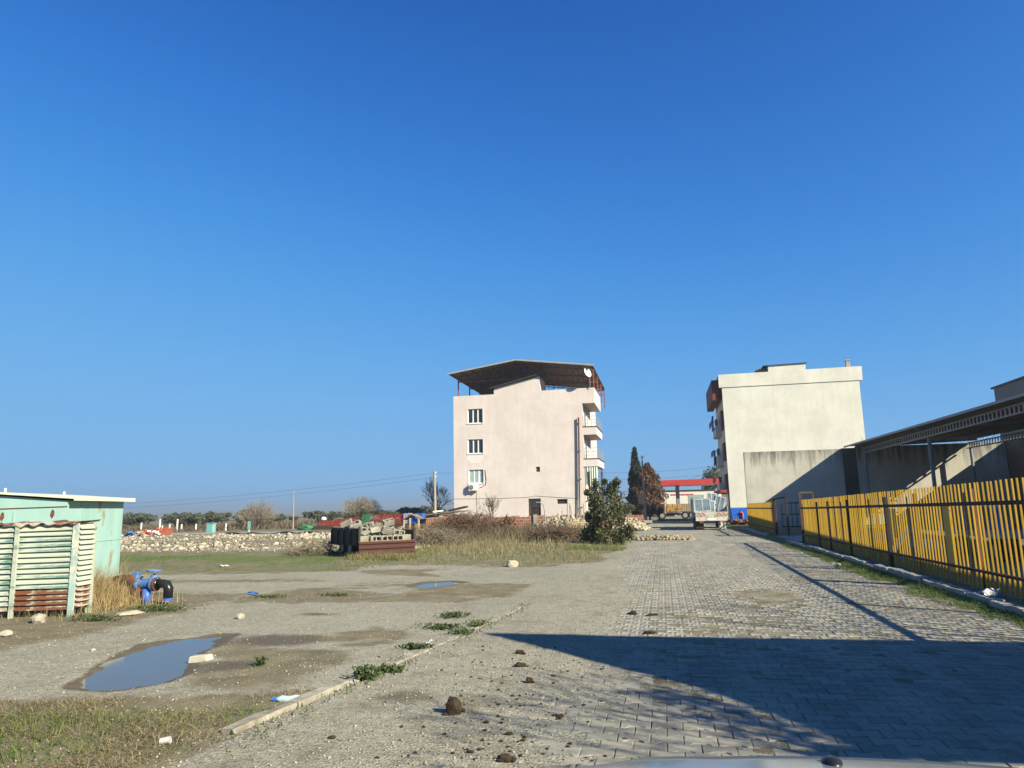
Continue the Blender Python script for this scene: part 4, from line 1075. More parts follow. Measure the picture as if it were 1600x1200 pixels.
litter('white crumpled paper on the green weeds beside the kerb', 670, 1012, .11, .09, .06, 2)
litter('small blue plastic scrap on the gravel behind the puddle', 395, 931, .22, .1, .06, 3, 'barrelblue', 'plastic_scrap')
litter('pale plastic scrap lying on the green strip in the field', 350, 886, .28, .2, .06, 4)
litter('white plastic bag caught in brush right of the trailer', 672, 852, .6, .4, .18, 5, 'sack', 'plastic_bag', 'bag')
litter('crumpled rag at the right kerb end by the yellow fence', 1545, 940, .35, .2, .13, 7, 'sack', 'rag', 'rag')

# gravel and scattered pebbles
def pebbles(name, x, y, s, mt, flat=.6):
    n = len(x); base = np.array([(1,0,0),(-1,0,0),(0,1,0),(0,-1,0),(0,0,1),(0,0,-1)], float)
    tri = np.array([(0,2,4),(2,1,4),(1,3,4),(3,0,4),(2,0,5),(1,2,5),(3,1,5),(0,3,5)])
    V = base[None]*RNG.uniform(.6, 1.3, (n, 6, 1))*np.array([1, 1, flat]); a = RNG.uniform(0, 6.28, n); c, s_ = np.cos(a)[:, None], np.sin(a)[:, None]
    V = np.stack([V[:, :, 0]*c-V[:, :, 1]*s_, V[:, :, 0]*s_+V[:, :, 1]*c, V[:, :, 2]], 2)+RNG.normal(0, .18, (n, 6, 3))
    V = V*s[:, None, None]; V[:, :, 0] += x[:, None]; V[:, :, 1] += y[:, None]; V[:, :, 2] += (ground_z(x, y)+s*.25)[:, None]
    F = (tri[None]+(np.arange(n)*6)[:, None, None]).reshape(-1, 3)
    o = np_mesh(name, V.reshape(-1, 3), F, mt, attr=np.repeat(RNG.random(n), 6)); o['kind'] = 'stuff'; return o
def pebmat(name, a, b):
    t = NT(name); at = t.N('Attribute', attribute_name='rnd'); return t.out(t.mix(at.outputs['Fac'], a, b), .9, spec=.25)
MT['pebble'] = pebmat('pebbles', (.19, .165, .12), (.40, .36, .28)); MT['rubble'] = pebmat('rubble_white', (.24, .205, .145), (.47, .42, .32))
def keep(x, y, *conds):
    k = np.ones(len(x), bool)
    for c in conds: k &= c
    return x[k], y[k]
n = 24000; r = 4.2+14*RNG.random(n)**1.6; a = R_(-58)+R_(60)*RNG.random(n); x = r*np.sin(a); y = r*np.cos(a)
x, y = keep(x, y, x < paver_left(y)-.1+.5*RNG.random(n), sdpoly(x, y, PUD) > .12, vnoise(x*1.1, y*1.1)+.5*RNG.random(n) > .42)
pebbles('gravel', x, y, .004+.012*RNG.random(len(x))**4, MT['pebble'])

# rubble field
n = 7000; x = RNG.uniform(-42, -9.5, n); y = 27.5+20*RNG.random(n)
dens = fbm(x*.25, y*.25, 3)
x, y = keep(x, y, x < -.35*y+1.5, (dens+.25*RNG.random(n)) > .53, y-RNG.random(n)*4 > 26.5)
pebbles('rubble', x, y, .04+.15*RNG.random(len(x))**2.6, MT['rubble'], .6)
n = 9000; x = RNG.uniform(-42, -9.5, n); y = 26.5+21*RNG.random(n)
x, y = keep(x, y, x < -.35*y+1.8)
pebbles('rubble', x, y, .02+.05*RNG.random(len(x))**2, pebmat('rubble_fines', (.17, .145, .10), (.42, .38, .29)), .6)
n = 900; x = RNG.uniform(-24, -10, n); y = RNG.uniform(40, 47, n)
pebbles('rubble', *keep(x, y, x < -.35*y+2.5), -.03+.08+.2*RNG.random(len(keep(x, y, x < -.35*y+2.5)[0]))**2, MT['rubble'], .75)
# rubble heap against the brick wall and by the wall end
def heap(name, label, x0, x1, yc, h, n, mt, smin, smax, dep=1.2):
    x = RNG.uniform(x0, x1, n); t_ = (x-x0)/(x1-x0); y = yc-dep*RNG.random(n); hh = h*np.sin(np.pi*np.clip(t_, .02, .98))**.7*(1-(yc-y)/dep*.85)
    o = pebbles(name, x, y, smin+(smax-smin)*RNG.random(n)**2, mt, .75)
    co = np.empty(len(o.data.vertices)*3); o.data.vertices.foreach_get('co', co); co = co.reshape(-1, 3); co[:, 2] += np.repeat(hh*RNG.uniform(.75, 1.05, n), 6); o.data.vertices.foreach_set('co', co.ravel()); o.data.update()
    del o['kind']; return tag(o, label, 'rubble heap')
heap('rubble_heap', 'heap of white broken stones against the brick wall left of the bush', -8.6, -4.4, 47.8, .95, 700, MT['rubble'], .06, .22)
heap('rubble_heap', 'heap of pale broken bricks at the right end of the brick wall', -3.4, -1.0, 47.6, .75, 420, MT['rubble'], .06, .2)
heap('rubble_ridge', 'low ridge of dug up dirt and broken pavers across the road', -2.6, 1.3, 34.6, .16, 420, pebmat('dug_dirt', (.19, .15, .095), (.34, .28, .19)), .04, .14, .9)

# ================================================================== TRAILER WITH CONCRETE BLOCKS
TRZ = R_(43)
tl = thing('farm_trailer', 'rusty brown tipping trailer with its tailgate hanging open, loaded with concrete blocks', 'trailer', (-10.05, 22.75, 0), TRZ)
BZ = .56; TW, TLn = 2.02, 3.1       # bed height; local x = along the tailgate, local y = forward (away)
m = MB(); m.bb(0, TW, .06, TLn, BZ-.12, BZ); m.build('bed', MT['blacksteel'], tl)
m = MB(); m.bb(0, .05, .02, TLn, BZ, BZ+.46); 
for k in range(5): m.bb(-.045, -.001, .1+k*.7, .17+k*.7, BZ-.1, BZ+.44)
m.build('side_panel', MT['blacksteel'], tl, label='left side panel with upright ribs, its shade painted black')  # shade of this side is put into the colour; right panel is rust
m = MB(); m.bb(TW-.05, TW, .02, TLn, BZ, BZ+.36); m.build('side_panel', MT['rust'], tl)
m = MB(); m.bb(.055, TW-.055, TLn-.05, TLn, BZ, BZ+.5); m.build('front_panel', MT['rust'], tl)
# ribbed tailgate, hinged down
m = MB(); pr = [(0, BZ-.02)]; zs_ = np.linspace(BZ-.02, .06, 13)
for i, z in enumerate(zs_): pr.append((-.02 if (i//2) % 2 else -.055, z))
pr.append((0, .06)); m.prism(pr, 'x', .0, TW); m.build('tailgate', MT['oxbrown'], tl)
m = MB(); m.tube((-.02, -.01, BZ+.0), (TW+.02, -.01, BZ+.0), .022, n=8); m.build('hinge_rod', MT['rust'], tl)
for x in (-.02, TW-.05):
    m = MB(); m.bb(x+.0, x+.07, -.03, .04, BZ+.01, BZ+.5 if x < 1 else BZ+.42); m.build('corner_post', MT['blacksteel'], tl)
for x in (.12, TW-.12-.2):
    for y_ in (1.25, 2.1):
        w_ = MB(); w_.tube((x, y_, .32), (x+.2, y_, .32), .33, n=20); wo = w_.build('wheel', MT['tyre'], tl)
        w_ = MB(); w_.tube((x-.012, y_, .32), (x+.212, y_, .32), .17, n=16); w_.build('rim', MT['rim'], wo)
m = MB(); m.bar((.35, .1, .36), (.35, 4.4, .42), .1); m.bar((TW-.35, .1, .36), (TW-.35, 3.4, .42), .1); m.bar((.2, 1.25, .33), (TW-.2, 1.25, .33), .08); m.bar((.2, 2.1, .33), (TW-.2, 2.1, .33), .08); m.bar((.35, .7, .36), (TW-.35, .7, .36), .08); m.build('chassis', MT['blacksteel'], tl)
# hollow blocks
def block_mesh():
    m = MB(); L, W_, H_, t_ = .40, .19, .20, .035
    m.bb(-L/2, L/2, -W_/2, -W_/2+t_, 0, H_); m.bb(-L/2, L/2, W_/2-t_, W_/2, 0, H_)
    for x in (-L/2, -t_/2, L/2-t_): m.bb(x, x+t_, -W_/2+t_, W_/2-t_, 0, H_)
    return m.mesh('concrete_block', MT['block'])
bmesh_ = block_mesh()
tmat = Matrix.Translation((-10.05, 22.75, 0)) @ Matrix.Rotation(TRZ, 4, 'Z')
rg = random.Random(21); nb_ = 0
blk = []
for i in range(5):            # first row stood on the bed at the open back
    blk.append((.22+i*.39, .20, BZ+.001, rg.choice([0, 1]), rg.uniform(-.15, .15)))
for i in range(5): blk.append((.26+i*.37, .62, BZ+.001, rg.choice([0, 1]), rg.uniform(-.3, .3)))
for i in range(4): blk.append((.3+i*.42, .42, BZ+.21, 2, rg.uniform(-.6, .6)))
for i in range(5): blk.append((.25+i*.38, 1.1, BZ+.001, rg.choice([0, 1]), rg.uniform(-.3, .3)))
for i in range(5): blk.append((.28+i*.37, 1.0+rg.uniform(-.1, .1), BZ+.23, 2, rg.uniform(-.8, .8)))
for i in range(5): blk.append((.25+i*.38, 1.6, BZ+.001, 1, rg.uniform(-.3, .3)))
for i in range(5): blk.append((.28+i*.36, 1.55+rg.uniform(-.1, .1), BZ+.24, 2, rg.uniform(-.8, .8)))
for i in range(4): blk.append((.4+i*.4, 1.35+rg.uniform(-.1, .2), BZ+.47, 2, rg.uniform(-.8, .8)))
for i in range(5): blk.append((.25+i*.38, 2.2, BZ+.001, 0, rg.uniform(-.3, .3)))
for i in range(4): blk.append((.3+i*.4, 2.2+rg.uniform(-.1, .1), BZ+.24, 2, rg.uniform(-.8, .8)))
for i in range(3): blk.append((.3+i*.35, 2.1, BZ+.47, 2, rg.uniform(-.8, .8)))
ROWN = ['at the open back', 'in the middle', 'heaped on top']
for (x, y_, z, st, a) in blk:
    o = link(bpy.data.objects.new('concrete_block', bmesh_))
    rot = Matrix.Rotation(TRZ+a, 4, 'Z')
    if st == 1: rot = rot @ Matrix.Rotation(R_(90), 4, 'X') ; zz_ = z+.095
    elif st == 2: rot = rot @ Euler((rg.uniform(-.5, .5)+rg.choice([0, R_(90)]), rg.uniform(-.45, .45), 0)).to_matrix().to_4x4(); zz_ = z+.05
    else: zz_ = z
    p = tmat @ Vector((x, y_, zz_)); o.matrix_world = Matrix.Translation(p) @ rot
    if z > BZ+.4: lab = 'hollow grey concrete block on the very top of the trailer load'
    elif z > BZ+.1: lab = 'tilted hollow concrete block in the upper layer of the trailer load'
    elif y_ < .3: lab = 'hollow concrete block, %s in the row above the open tailgate' % ['leftmost', 'second from left', 'middle one', 'second from right', 'rightmost'][int(round((x-.22)/.39))]
    else: lab = 'hollow concrete block lying on the trailer bed behind the first row'
    tag(o, lab, 'concrete block', 'concrete blocks heaped on the trailer')

# ================================================================== BRICK GARDEN WALL AND HUT
bwl = thing('brick_wall', 'low red brick garden wall in front of the pink apartment block', 'wall', (-9, 48, 0))
m = MB()
xs_ = np.arange(-16.2, -4.3, .6)
tops = [1.02+.05*math.sin(i*2.1)+(-.1 if i in (6, 7) else 0) for i in range(len(xs_))]
for i in range(len(xs_)-1): m.bb(xs_[i], xs_[i+1], 48, 48.2, 0, tops[i])
m.bb(-4.25, -1.3, 48, 48.2, 0, .97); m.build('brickwork', MT['brickwork'], bwl, True)
for x in (-13.9, -8.6, -5.8):
    m = MB(); m.bb(x, x+.22, 47.9, 47.998, 0, 1.12); m.build('pier', MT['concrete'], bwl, True)
m = MB(); m.bb(-1.28, -.75, 47.8, 48.6, .45, .60); m.bb(-1.2, -1.0, 47.9, 48.5, 0, .45); m.bb(-.95, -.8, 47.9, 48.5, 0, .45)
o = m.build('concrete_bench', MT['concrete']); tag(o, 'grey concrete slab on feet at the right end of the brick wall', 'slab')
# bent goalpost-like frame and stakes in front of the wall
fr = thing('pipe_frame', 'bent grey pipe and wooden stakes standing before the brick wall', 'frame', (-8.6, 46.4, 0))
m = MB(); m.path([(-7.55, 46.3, 0), (-7.55, 46.3, 1.4), (-7.62, 46.3, 1.75), (-7.85, 46.3, 1.9), (-8.1, 46.3, 1.92)], .04, 6); m.build('pipe', MT['greysteel'], fr, True)
for x, h, dx_ in ((-8.1, 1.15, 0), (-9.35, .75, .5), (-7.1, 1.1, .05), (-6.6, 1.2, -.1)):
    m = MB(); m.bar((x, 46.3, 0), (x+dx_, 46.35, h), .07); m.build('stake', MT['polewood'], fr, True)
st = thing('bundle_of_sticks', 'upright pale sticks leaning on the brick wall left of the bush', 'sticks', (-5.6, 47.7, 0))
for k in range(9):
    m = MB(); x = -6.5+k*.2; m.bar((x, 47.6, .2), (x+random.uniform(-.15, .15), 47.85, 1.3+random.random()*.9), .05); m.build('stick', MT['twigpale'], st, True)
pl_ = thing('wooden_pallet', 'pale wooden pallet standing upright in front of the rubble heap', 'pallet', (-5.1, 43.8, 0))
pl_.rotation_euler = (R_(-14), 0, R_(8)); pl_.location = (-5.35, 44, .06)
for k in range(5):
    m = MB(); m.bb(-.42, .55, -.02, .02, k*.13, k*.13+.075); m.build('board', MT['palewood'], pl_)
for x in (-.40, .03, .45):
    m = MB(); m.bb(x, x+.08, .021, .10, 0, .6); m.build('bearer', MT['palewood'], pl_)
hut = thing('brick_hut', 'small brick hut with a sagging board roof left of the pink block', 'hut', (-16, 50, 0))
m = MB(); m.bb(-16.9, -14.6, 50, 52.2, 0, 1.15); m.build('wall', MT['brickwork'], hut, True)
m = MB(); m.prism([(-17.1, 1.16), (-14.3, 1.42), (-14.3, 1.50), (-17.1, 1.23)], 'y', 49.8, 52.5); m.build('roof', MT['oldwood'], hut, True)
m = MB(); m.bb(-15.9, -15.6, 49.92, 49.997, 0, 1.2); m.build('pier', MT['concrete'], hut, True)
m = MB(); m.box((-16.1, 50.4, 1.46), (.7, .6, .1), (0, -.1, .2)); m.build('roof_scrap', MT['upvc'], hut, True)
m = MB(); m.box((-14.7, 50.8, 1.62), (1.3, 1.4, .12), (0, -.2, .1)); m.build('black_sheet', MT['blacksheet'], hut, True)
cp_ = thing('kennel', 'open wooden shelter of posts and slanted boards beside the blue crates', 'shelter', (-17.5, 49, 0))
for x in (-18.2, -17.75, -17.1):
    m = MB(); m.bar((x, 49, 0), (x, 49, 1.02 if x > -18 else .9), .1); m.build('post', MT['palewood'], cp_, True)
m = MB(); m.bar((-18.3, 49.5, .92), (-17.65, 49.5, 1.28), 1.1, .05); m.bar((-17.63, 49.5, 1.28), (-16.98, 49.5, .98), 1.1, .05); m.build('roof', MT['oldwood'], cp_, True)
m = MB(); m.bb(-17.7, -17.15, 49.3, 49.4, 0, .62); m.build('panel', MT['brickwork'], cp_, True)

# ================================================================== RED AND BLUE CRATES
CLAB = {}
def crate(x, y, w_, h, mt, label, cat='crate', z0=.42, d=.9, nm='mesh_crate'):
    t_ = thing(nm, label, cat, (x, y, 0), 0)
    f = MB(); e = .05
    for xx in (0, w_-e):
        for yy in (0, d-e): f.bb(xx, xx+e, yy, yy+e, z0, z0+h)
    for zz_ in (z0, z0+h-e):
        f.bb(e, w_-e, 0, e, zz_, zz_+e); f.bb(e, w_-e, d-e, d, zz_, zz_+e); f.bb(0, e, e, d-e, zz_, zz_+e); f.bb(w_-e, w_, e, d-e, zz_, zz_+e)
    f.build('frame', MT[mt], t_)
    g = MB(); n = 6
    for k in range(1, n):
        g.bb(w_*k/n-.018, w_*k/n+.018, .010, .035, z0+.045, z0+h-.045)
    for k in range(1, 4): g.bb(e+.001, w_-e-.001, .0, .0145, z0+h*k/4-.02, z0+h*k/4+.02)
    g.build('lattice', MT[mt], t_)
    return t_
bk = MB(); 
ords = ['leftmost', 'second', 'third', 'fourth', 'fifth']
for k in range(5): crate(-30.3+k*.83, 60+.0*k, .78, .42+.07*k, 'crate_red', f'red lattice crate, {ords[k]} in the row left of the green net', z0=.38)
crate(-26.05, 59.6, .72, .88, 'crate_green', 'dark green netted crate between the rows of red crates', z0=.40)
for k in range(4): crate(-25.2+k*.72, 60, .66, .82, 'crate_red', f'red lattice crate, {ords[k]} in the row right of the green net', z0=.42)
crate(-22.3, 59.9, .5, .85, 'lilac', 'purple crate between the red row and the blue crates', z0=.45)
c1 = crate(-21.75, 59.8, .55, .80, 'crate_blue', 'blue crate next to the purple one', z0=.45)
c2 = crate(-21.1, 59.6, .62, .48, 'crate_blue', 'solid bright blue box at the right end of the crates', z0=.82)
for t_, a in ((c1, (.052, .498, .3, .85, .46, 1.2)), (c2, (.052, .568, .06, .84, .83, 1.25))):
    m = MB(); m.bb(*a); m.build('solid_box', MT['crate_blue'], t_)
m = MB(); m.bb(-30.6, -20.4, 59.4, 61.2, .0, .36); o = m.build('earth_bank', MT['earth']); o['kind'] = 'structure'
for k, (x, mt, lb_) in enumerate(((-24.3, 'lime', 'lime green cloth bundle in the third red crate'), (-23.1, 'lime', 'lime green cloth bundle in the last red crate'), (-30.1, 'sack', 'pale sack at the left end of the red crates'))):
    m = MB(); m.blob((0, 0, .16), (.26, .24, .2), k+3, 2, .15); o = m.build('bundle', MT[mt]); o.location = (x, 60.4, .62 if k < 2 else .8); tag(o, lb_, 'bundle')
m = MB(); m.blob((0, 0, .1), (.8, .4, .3), 9, 2, .2); o = m.build('tarpaulin', MT['crate_green']); o.location = (-31.6, 60, .1); tag(o, 'dark green tarpaulin bundle left of the red crates', 'tarpaulin')

# ================================================================== BRUSH HEAP, BUSH, SHRUBS
def brush(label, x0, x1, y0, y1, h, n, seed, mt='brush', name='brush_heap', r=.012, cat='brush heap', L=(.5, 1.4)):
    rg = random.Random(seed); m = MB()
    for k in range(n):
        x = rg.uniform(x0, x1); y_ = rg.uniform(y0, y1); t_ = math.sin(math.pi*(x-x0)/(x1-x0))**.6
        z = rg.random()**1.2*h*t_; l = rg.uniform(*L); a = rg.uniform(0, 6.28); e = rg.uniform(-.2, .9)
        d = Vector((math.cos(a)*math.cos(e), math.sin(a)*math.cos(e), math.sin(e)))
        p = Vector((x, y_, z)); m.path([p-d*l/2*.6, p+Vector((0, 0, .05)), p+d*l/2+Vector((rg.uniform(-.1, .1), 0, .05))], [r*1.4, r, r*.5], 3)
    zmin = 0
    o = m.build(name, MT[mt]); return tag(o, label, cat)
bh = brush('tall heap of dead brown branches and leaves before the brick wall', -14.0, -9.0, 40.5, 43.5, 1.35, 1500, 1, L=(.4, 1.2))
P = crown_points(2600, [(-13+k*.55, 42, .45+.35*math.sin(k)) for k in range(8)], [(.7, .8, .5)]*8, .2); P[:, 2] = np.maximum(P[:, 2], .05)
lf = leaf_cloud(P, .09, MT['leaf_brown'], 'dead_leaves', bh); 
b2 = brush('grey tangled brush with rubbish right of the trailer', -11.0, -8.6, 29.5, 32, .75, 700, 2, 'twig', 'brush_heap', .009)
b3 = brush('dark uprooted brush heap shaded by the green bush', -6.3, -3.8, 32.6, 34.2, .55, 800, 3, 'brush', 'brush_heap', .012)
m = MB(); m.blob((-5.0, 33.4, .05), (1.25, .8, .38), 4, 3, .14, .4); o = m.build('earth_mound', MT['earth'], smooth=False); tag(o, 'dark earth mound under the brush beside the green bush', 'earth mound')
b4 = brush('thorny brown brush at the left end of the trailer', -13.6, -11.6, 23.8, 25.4, .5, 420, 5, 'twig', 'brush_heap', .007, L=(.3, .9))

gbsh = thing('green_bush', 'tall dark green leafy bush at the road edge before the pink block', 'bush', (-2.4, 30, 0))
tr, br = branch_tree(random.Random(8), 2.5, .8, .06, 3, 3, .6, .75, .35, 7)
tr.build('trunk', MT['bark'], gbsh); br.build('branches', MT['twig'], gbsh)
cs = []; rs = []; rg = random.Random(12)
for (x, z, r) in ((.35, 2.35, .35), (0, 2.1, .5), (.5, 1.9, .5), (-.35, 1.9, .4), (.3, 1.5, .62), (-.25, 1.45, .5), (.5, 1.15, .5), (.05, 1.0, .55), (.65, .6, .35), (.1, .55, .45), (-.55, .75, .35), (-.7, .35, .45), (-.2, .3, .45), (.55, .3, .4), (.62, 2.55, .14), (.05, 2.6, .14), (-.62, 2.15, .16)):
    cs.append((x, rg.uniform(-.3, .3), z)); rs.append((r, r*.9, r*.85))
for k in range(26):
    a = rg.uniform(0, 6.28); z = rg.uniform(.25, 2.6); w_ = np.interp(z, [0, .5, 1.2, 2, 2.7], [.8, .85, .85, .75, .35])*rg.uniform(.7, 1.15)
    cs.append((math.cos(a)*w_+.1, math.sin(a)*w_*.8, z)); rs.append((.16, .16, .24))
leaf_cloud(crown_points(7600, cs, rs, .1), .056, MT['leaf_bush'], 'crown', gbsh, 1.6, .8)

def shrub_twigs(label, loc, w_, h, n, seed, mt='twigpale', name='bare_shrub', cat='shrub'):
    rg = random.Random(seed); m = MB()
    for k in range(n):
        a = rg.uniform(0, 6.28); rr = rg.random()**.6; top = Vector((math.cos(a)*rr*w_/2, math.sin(a)*rr*w_/2, h*math.sqrt(max(.05, 1-rr*rr*.8))*rg.uniform(.7, 1.05)))
        b = Vector((top.x*.15, top.y*.15, -.05)); mid = b.lerp(top, .5)+Vector((top.x*.12, top.y*.12, h*.05))+Vector((rg.uniform(-.1, .1), rg.uniform(-.1, .1), 0))
        m.path([b, mid, top], [.028, .016, .005], 3)
        for j in range(5):
            t_ = rg.uniform(.35, .95); p = (b.lerp(mid, t_*2) if t_ < .5 else mid.lerp(top, t_*2-1)); d = Vector((rg.uniform(-1, 1), rg.uniform(-1, 1), rg.uniform(0, 1.2))).normalized()*h*.2
            m.path([p, p+d*.5, p+d+Vector((0, 0, .03))], [.009, .007, .004], 3)
    t_ = thing(name, label, cat, loc); m.build('twigs', MT[mt], t_)
    m = MB(); m.blob((0, 0, .02), (w_*.1, w_*.1, .08), seed, 1, .2); m.build('root_stock', MT['bark'], t_); return t_
q = AY(400, 832, 70)
shrub_twigs('wide bare grey shrub left of the thin pole in the field', (q.x+.1, 70, -.1), 4.8, 3.1, 300, 3)
rt = shrub_twigs('round bare tree with dense fan of twigs behind the red crates', (-30.7, 70, .75), 4.4, 2.5, 330, 31, name='bare_tree', cat='tree')
m = MB(); m.path([(0, 0, -.9), (.05, 0, -.4), (0, .03, .1)], [.2, .16, .12], 7); m.build('trunk', MT['bark'], rt)
bare_tree('spindly bare tree behind the utility pole left of the pink block', (-22.8, 70, 0), 5.0, 1.6, .2, 17, 4, 4, .75, .80, 'twigpale', 6, .2, minr=.011)
bare_tree('small leafless tree against the lower wall of the pink block', (-12.6, 52, 0), 2.75, .8, .09, 23, 4, 3, .55, .85, 'twigpale', 6, .3, minr=.010)
bare_tree('bare twiggy sapling above the green bush beside the pink block', (-4.6, 58, 0), 5.0, 1.6, .06, 29, 3, 3, .5, .8, 'twig', 5, .3)
# saplings and stalks along the wall
# cypress and brown conifer
def conifer(label, loc, h, w_, n, mt, seed, name, profile):
    t_ = thing(name, label, 'tree', loc); rg = np.random.default_rng(seed)
    z = rg.random(n)**.85; a = rg.uniform(0, 6.28, n); lump = 1+.28*np.sin(a*3+z*19)+.18*np.sin(a*5-z*31)
    r = w_/2*np.interp(z, *profile)*lump*(.45+.55*rg.random(n)**.5)
    P = np.stack([np.cos(a)*r, np.sin(a)*r, .25+z*(h-.25)], 1)
    leaf_cloud(P, h*.022, MT[mt], 'crown', t_, 1.6, 1.6)
    m = MB(); m.tube((0, 0, -.1), (0, 0, h*.85), .11, .03, 7); m.build('trunk', MT['bark'], t_); return t_
conifer('slim dark green cypress left of the street lamp', (-3.05, 88, 0), 8.4, 1.9, 4500, 'leaf_cypress', 1, 'cypress_tree', ([0, .3, .6, .8, 1], [.7, 1, .72, .38, .06]))
conifer('broad dried brown conifer behind the street lamp', (-1.55, 86, 0), 6.4, 3.5, 6500, 'leaf_brown', 2, 'brown_conifer', ([0, .25, .55, .8, 1], [.75, 1, .85, .5, .08]))
def leafy(label, loc, h, w_, seed, mt='leaf_olive', n=1500, leaf=.16, name='olive_tree', group=None, lean=0):
    t_ = thing(name, label, 'tree', loc, 0, group); rg = random.Random(seed)
    cs = [(rg.uniform(-.33, .33)*w_, rg.uniform(-.33, .33)*w_, h*rg.uniform(.42, .82)) for _ in range(11)]; rs = [(w_*rg.uniform(.15, .26), w_*rg.uniform(.15, .26), h*rg.uniform(.12, .2)) for _ in cs]
    leaf_cloud(crown_points(n, cs, rs, .35), leaf, MT[mt], 'crown', t_, 1.3, .4)
    m = MB(); m.path([(0, 0, -.3), (.05, 0, h*.2), (-.05, .05, h*.5)], [.14, .11, .06], 6)
    for c in cs[:5]: m.path([(0, 0, h*.25), (c[0]*.5, c[1]*.5, h*.4), c], [.06, .045, .02], 4)
    m.build('trunk', MT['bark'], t_); return t_
leafy('half bare grey-green tree behind the white building corner', (8.1, 108, 0), 7.4, 5.2, 3, 'leaf_olive', 1500, .2, 'roadside_tree')
leafy('dark green shrub at the foot of the street lamp', (-1.35, 72, 0), 1.7, 1.5, 5, 'leaf_bush', 1200, .08, 'evergreen_shrub')
leafy('low green shrub right of the street lamp before the yellow truck', (-.5, 76, 0), 1.5, 1.5, 6, 'leaf_bush', 900, .08, 'evergreen_shrub')
leafy('round dark green tree behind the blue crates', (-30.2, 92, -.3), 2.5, 3.8, 8, 'leaf_olive', 1600, .14, 'evergreen_tree')
leafy('dark green shrubs left of the brown conifer', (-4.6, 84, -.2), 2.4, 3.2, 9, 'leaf_bush', 1500, .12, 'evergreen_shrub')
# olive grove across the plain
protos = [leafy('grey-green olive tree in the grove beyond the field', (-60-6*k, 96, -.5), 2.7, 3.6, 40+k, 'leaf_olive', 1100, .17, group='olive trees in the far grove') for k in range(4)]
rg = random.Random(77)
for i in range(76):
    dd = 84+70*rg.random(); a = R_(rg.uniform(-49, -18.5)); x, y_ = dd*math.sin(a)*1.05, dd*math.cos(a)
    o = copy_tree(protos[i % 4]); o.location = (x, y_, gz(x, y_)-.15); s = rg.uniform(.42, .85); o.scale = (s*1.15, s*1.15, s); o.rotation_euler = (0, 0, rg.uniform(0, 6.28))
# scrub belt in front of the grove
n = 9000; a = R_(-50)+R_(36)*RNG.random(n); d = 74+24*RNG.random(n); x = d*np.sin(a); y = d*np.cos(a)
blades('scrub', MT['scrub_mat'], foot(x, y), .3+.7*RNG.random(n)*vnoise(x*.3, y*.3)*1.3, .10*np.ones(n), 1.4)

# ================================================================== GRASSES
def patchy(n, x0, x1, y0, y1, cond, sc_=.9, thr=.5):
    x = RNG.uniform(x0, x1, n); y = RNG.uniform(y0, y1, n); k = cond(x, y) & (fbm(x*sc_, y*sc_, 3)+.35*(RNG.random(n)-.5) > thr); return x[k], y[k]
x, y = patchy(42000, -7.5, -2.9, 3.8, 6.6, lambda x, y: (y-(x+4.2)*.18+(fbm(x*.5+3, y*.5+8, 4)-.5)*.9 < 5.85) & (x < kerb_x(y)-.10), 1.6, .42)
h = .03+.13*RNG.random(len(x))**1.6; blades('dry_grass', MT['grass_dry'], foot(x, y), h*.62, .005*np.ones(len(x)), 4.0, droop=.85)
x, y = patchy(9000, -7.5, -2.9, 3.8, 5.6, lambda x, y: (x < kerb_x(y)-.05) & (y < 5.2+.25*(x+5)), .9, .58)
blades('green_grass', MT['grass_green'], foot(x, y), .04+.08*RNG.random(len(x)), .006*np.ones(len(x)), 1.5)
x, y = patchy(2600, -3.3, -2.2, 4.6, 12, lambda x, y: np.abs(x-kerb_x(y)-.13) < .09+.12*(fbm(x, y*1.3, 2) > .55), 1.0, .47)
blades('kerb_weeds', MT['leaf_weed'], foot(x, y), .02+.05*RNG.random(len(x)), .012*np.ones(len(x)), 1.6)
def weed(label, px, py, w_, d, h, n, seed):
    q = G(px, py); t_ = thing('weed', label, 'weed', (q.x, q.y, max(gz(q.x, q.y), 0)), 0, 'low green weeds along the kerb')
    P = np.stack([RNG.normal(0, w_/2.6, n), RNG.normal(0, d/2.6, n), RNG.random(n)*h+.01], 1)
    leaf_cloud(P, .022, MT['leaf_weed'], 'leaves', t_, 1.1, .3)
    m = MB()
    for k in range(8): m.path([(0, 0, 0), (random.gauss(0, w_/5), random.gauss(0, d/5), h*.5), (random.gauss(0, w_/3), random.gauss(0, d/3), h*.9)], [.004, .003, .002], 3)
    m.build('stems', MT['leaf_weed'], t_)
weed('leafy green weed clump growing on the kerb line at centre left', 572, 1065, .16, .14, .11, 260, 1)
weed('green weeds trailing along the kerb right of the clump', 608, 1053, .22, .12, .05, 200, 2)
weed('low weed patch beside the white paper', 650, 1016, .22, .12, .05, 170, 3)
weed('dark green weed patch on gravel left of the far kerb', 690, 985, .36, .16, .06, 260, 4)
weed('upper dark green weed patch on the gravel', 710, 966, .32, .2, .06, 240, 5)
weed('weeds on the kerb line below the far patches', 745, 979, .2, .25, .05, 160, 6)
weed('thin weed tuft on the kerb line near the shadow tip', 722, 993, .2, .18, .05, 140, 7)
weed('green weeds at the foot of the blue valve', 245, 955, .8, .28, .08, 520, 8)
weed('small dry weed on the gravel right of the puddle', 408, 1043, .09, .09, .08, 60, 9)
weed('sparse weeds on gravel behind the puddle', 420, 935, .5, .3, .04, 160, 10)
weed('faint weed line on the gravel in front of the field', 520, 933, .5, .2, .04, 120, 11)
weed('green weeds under the front edge of the louvred box', 150, 972, .6, .2, .08, 240, 12)
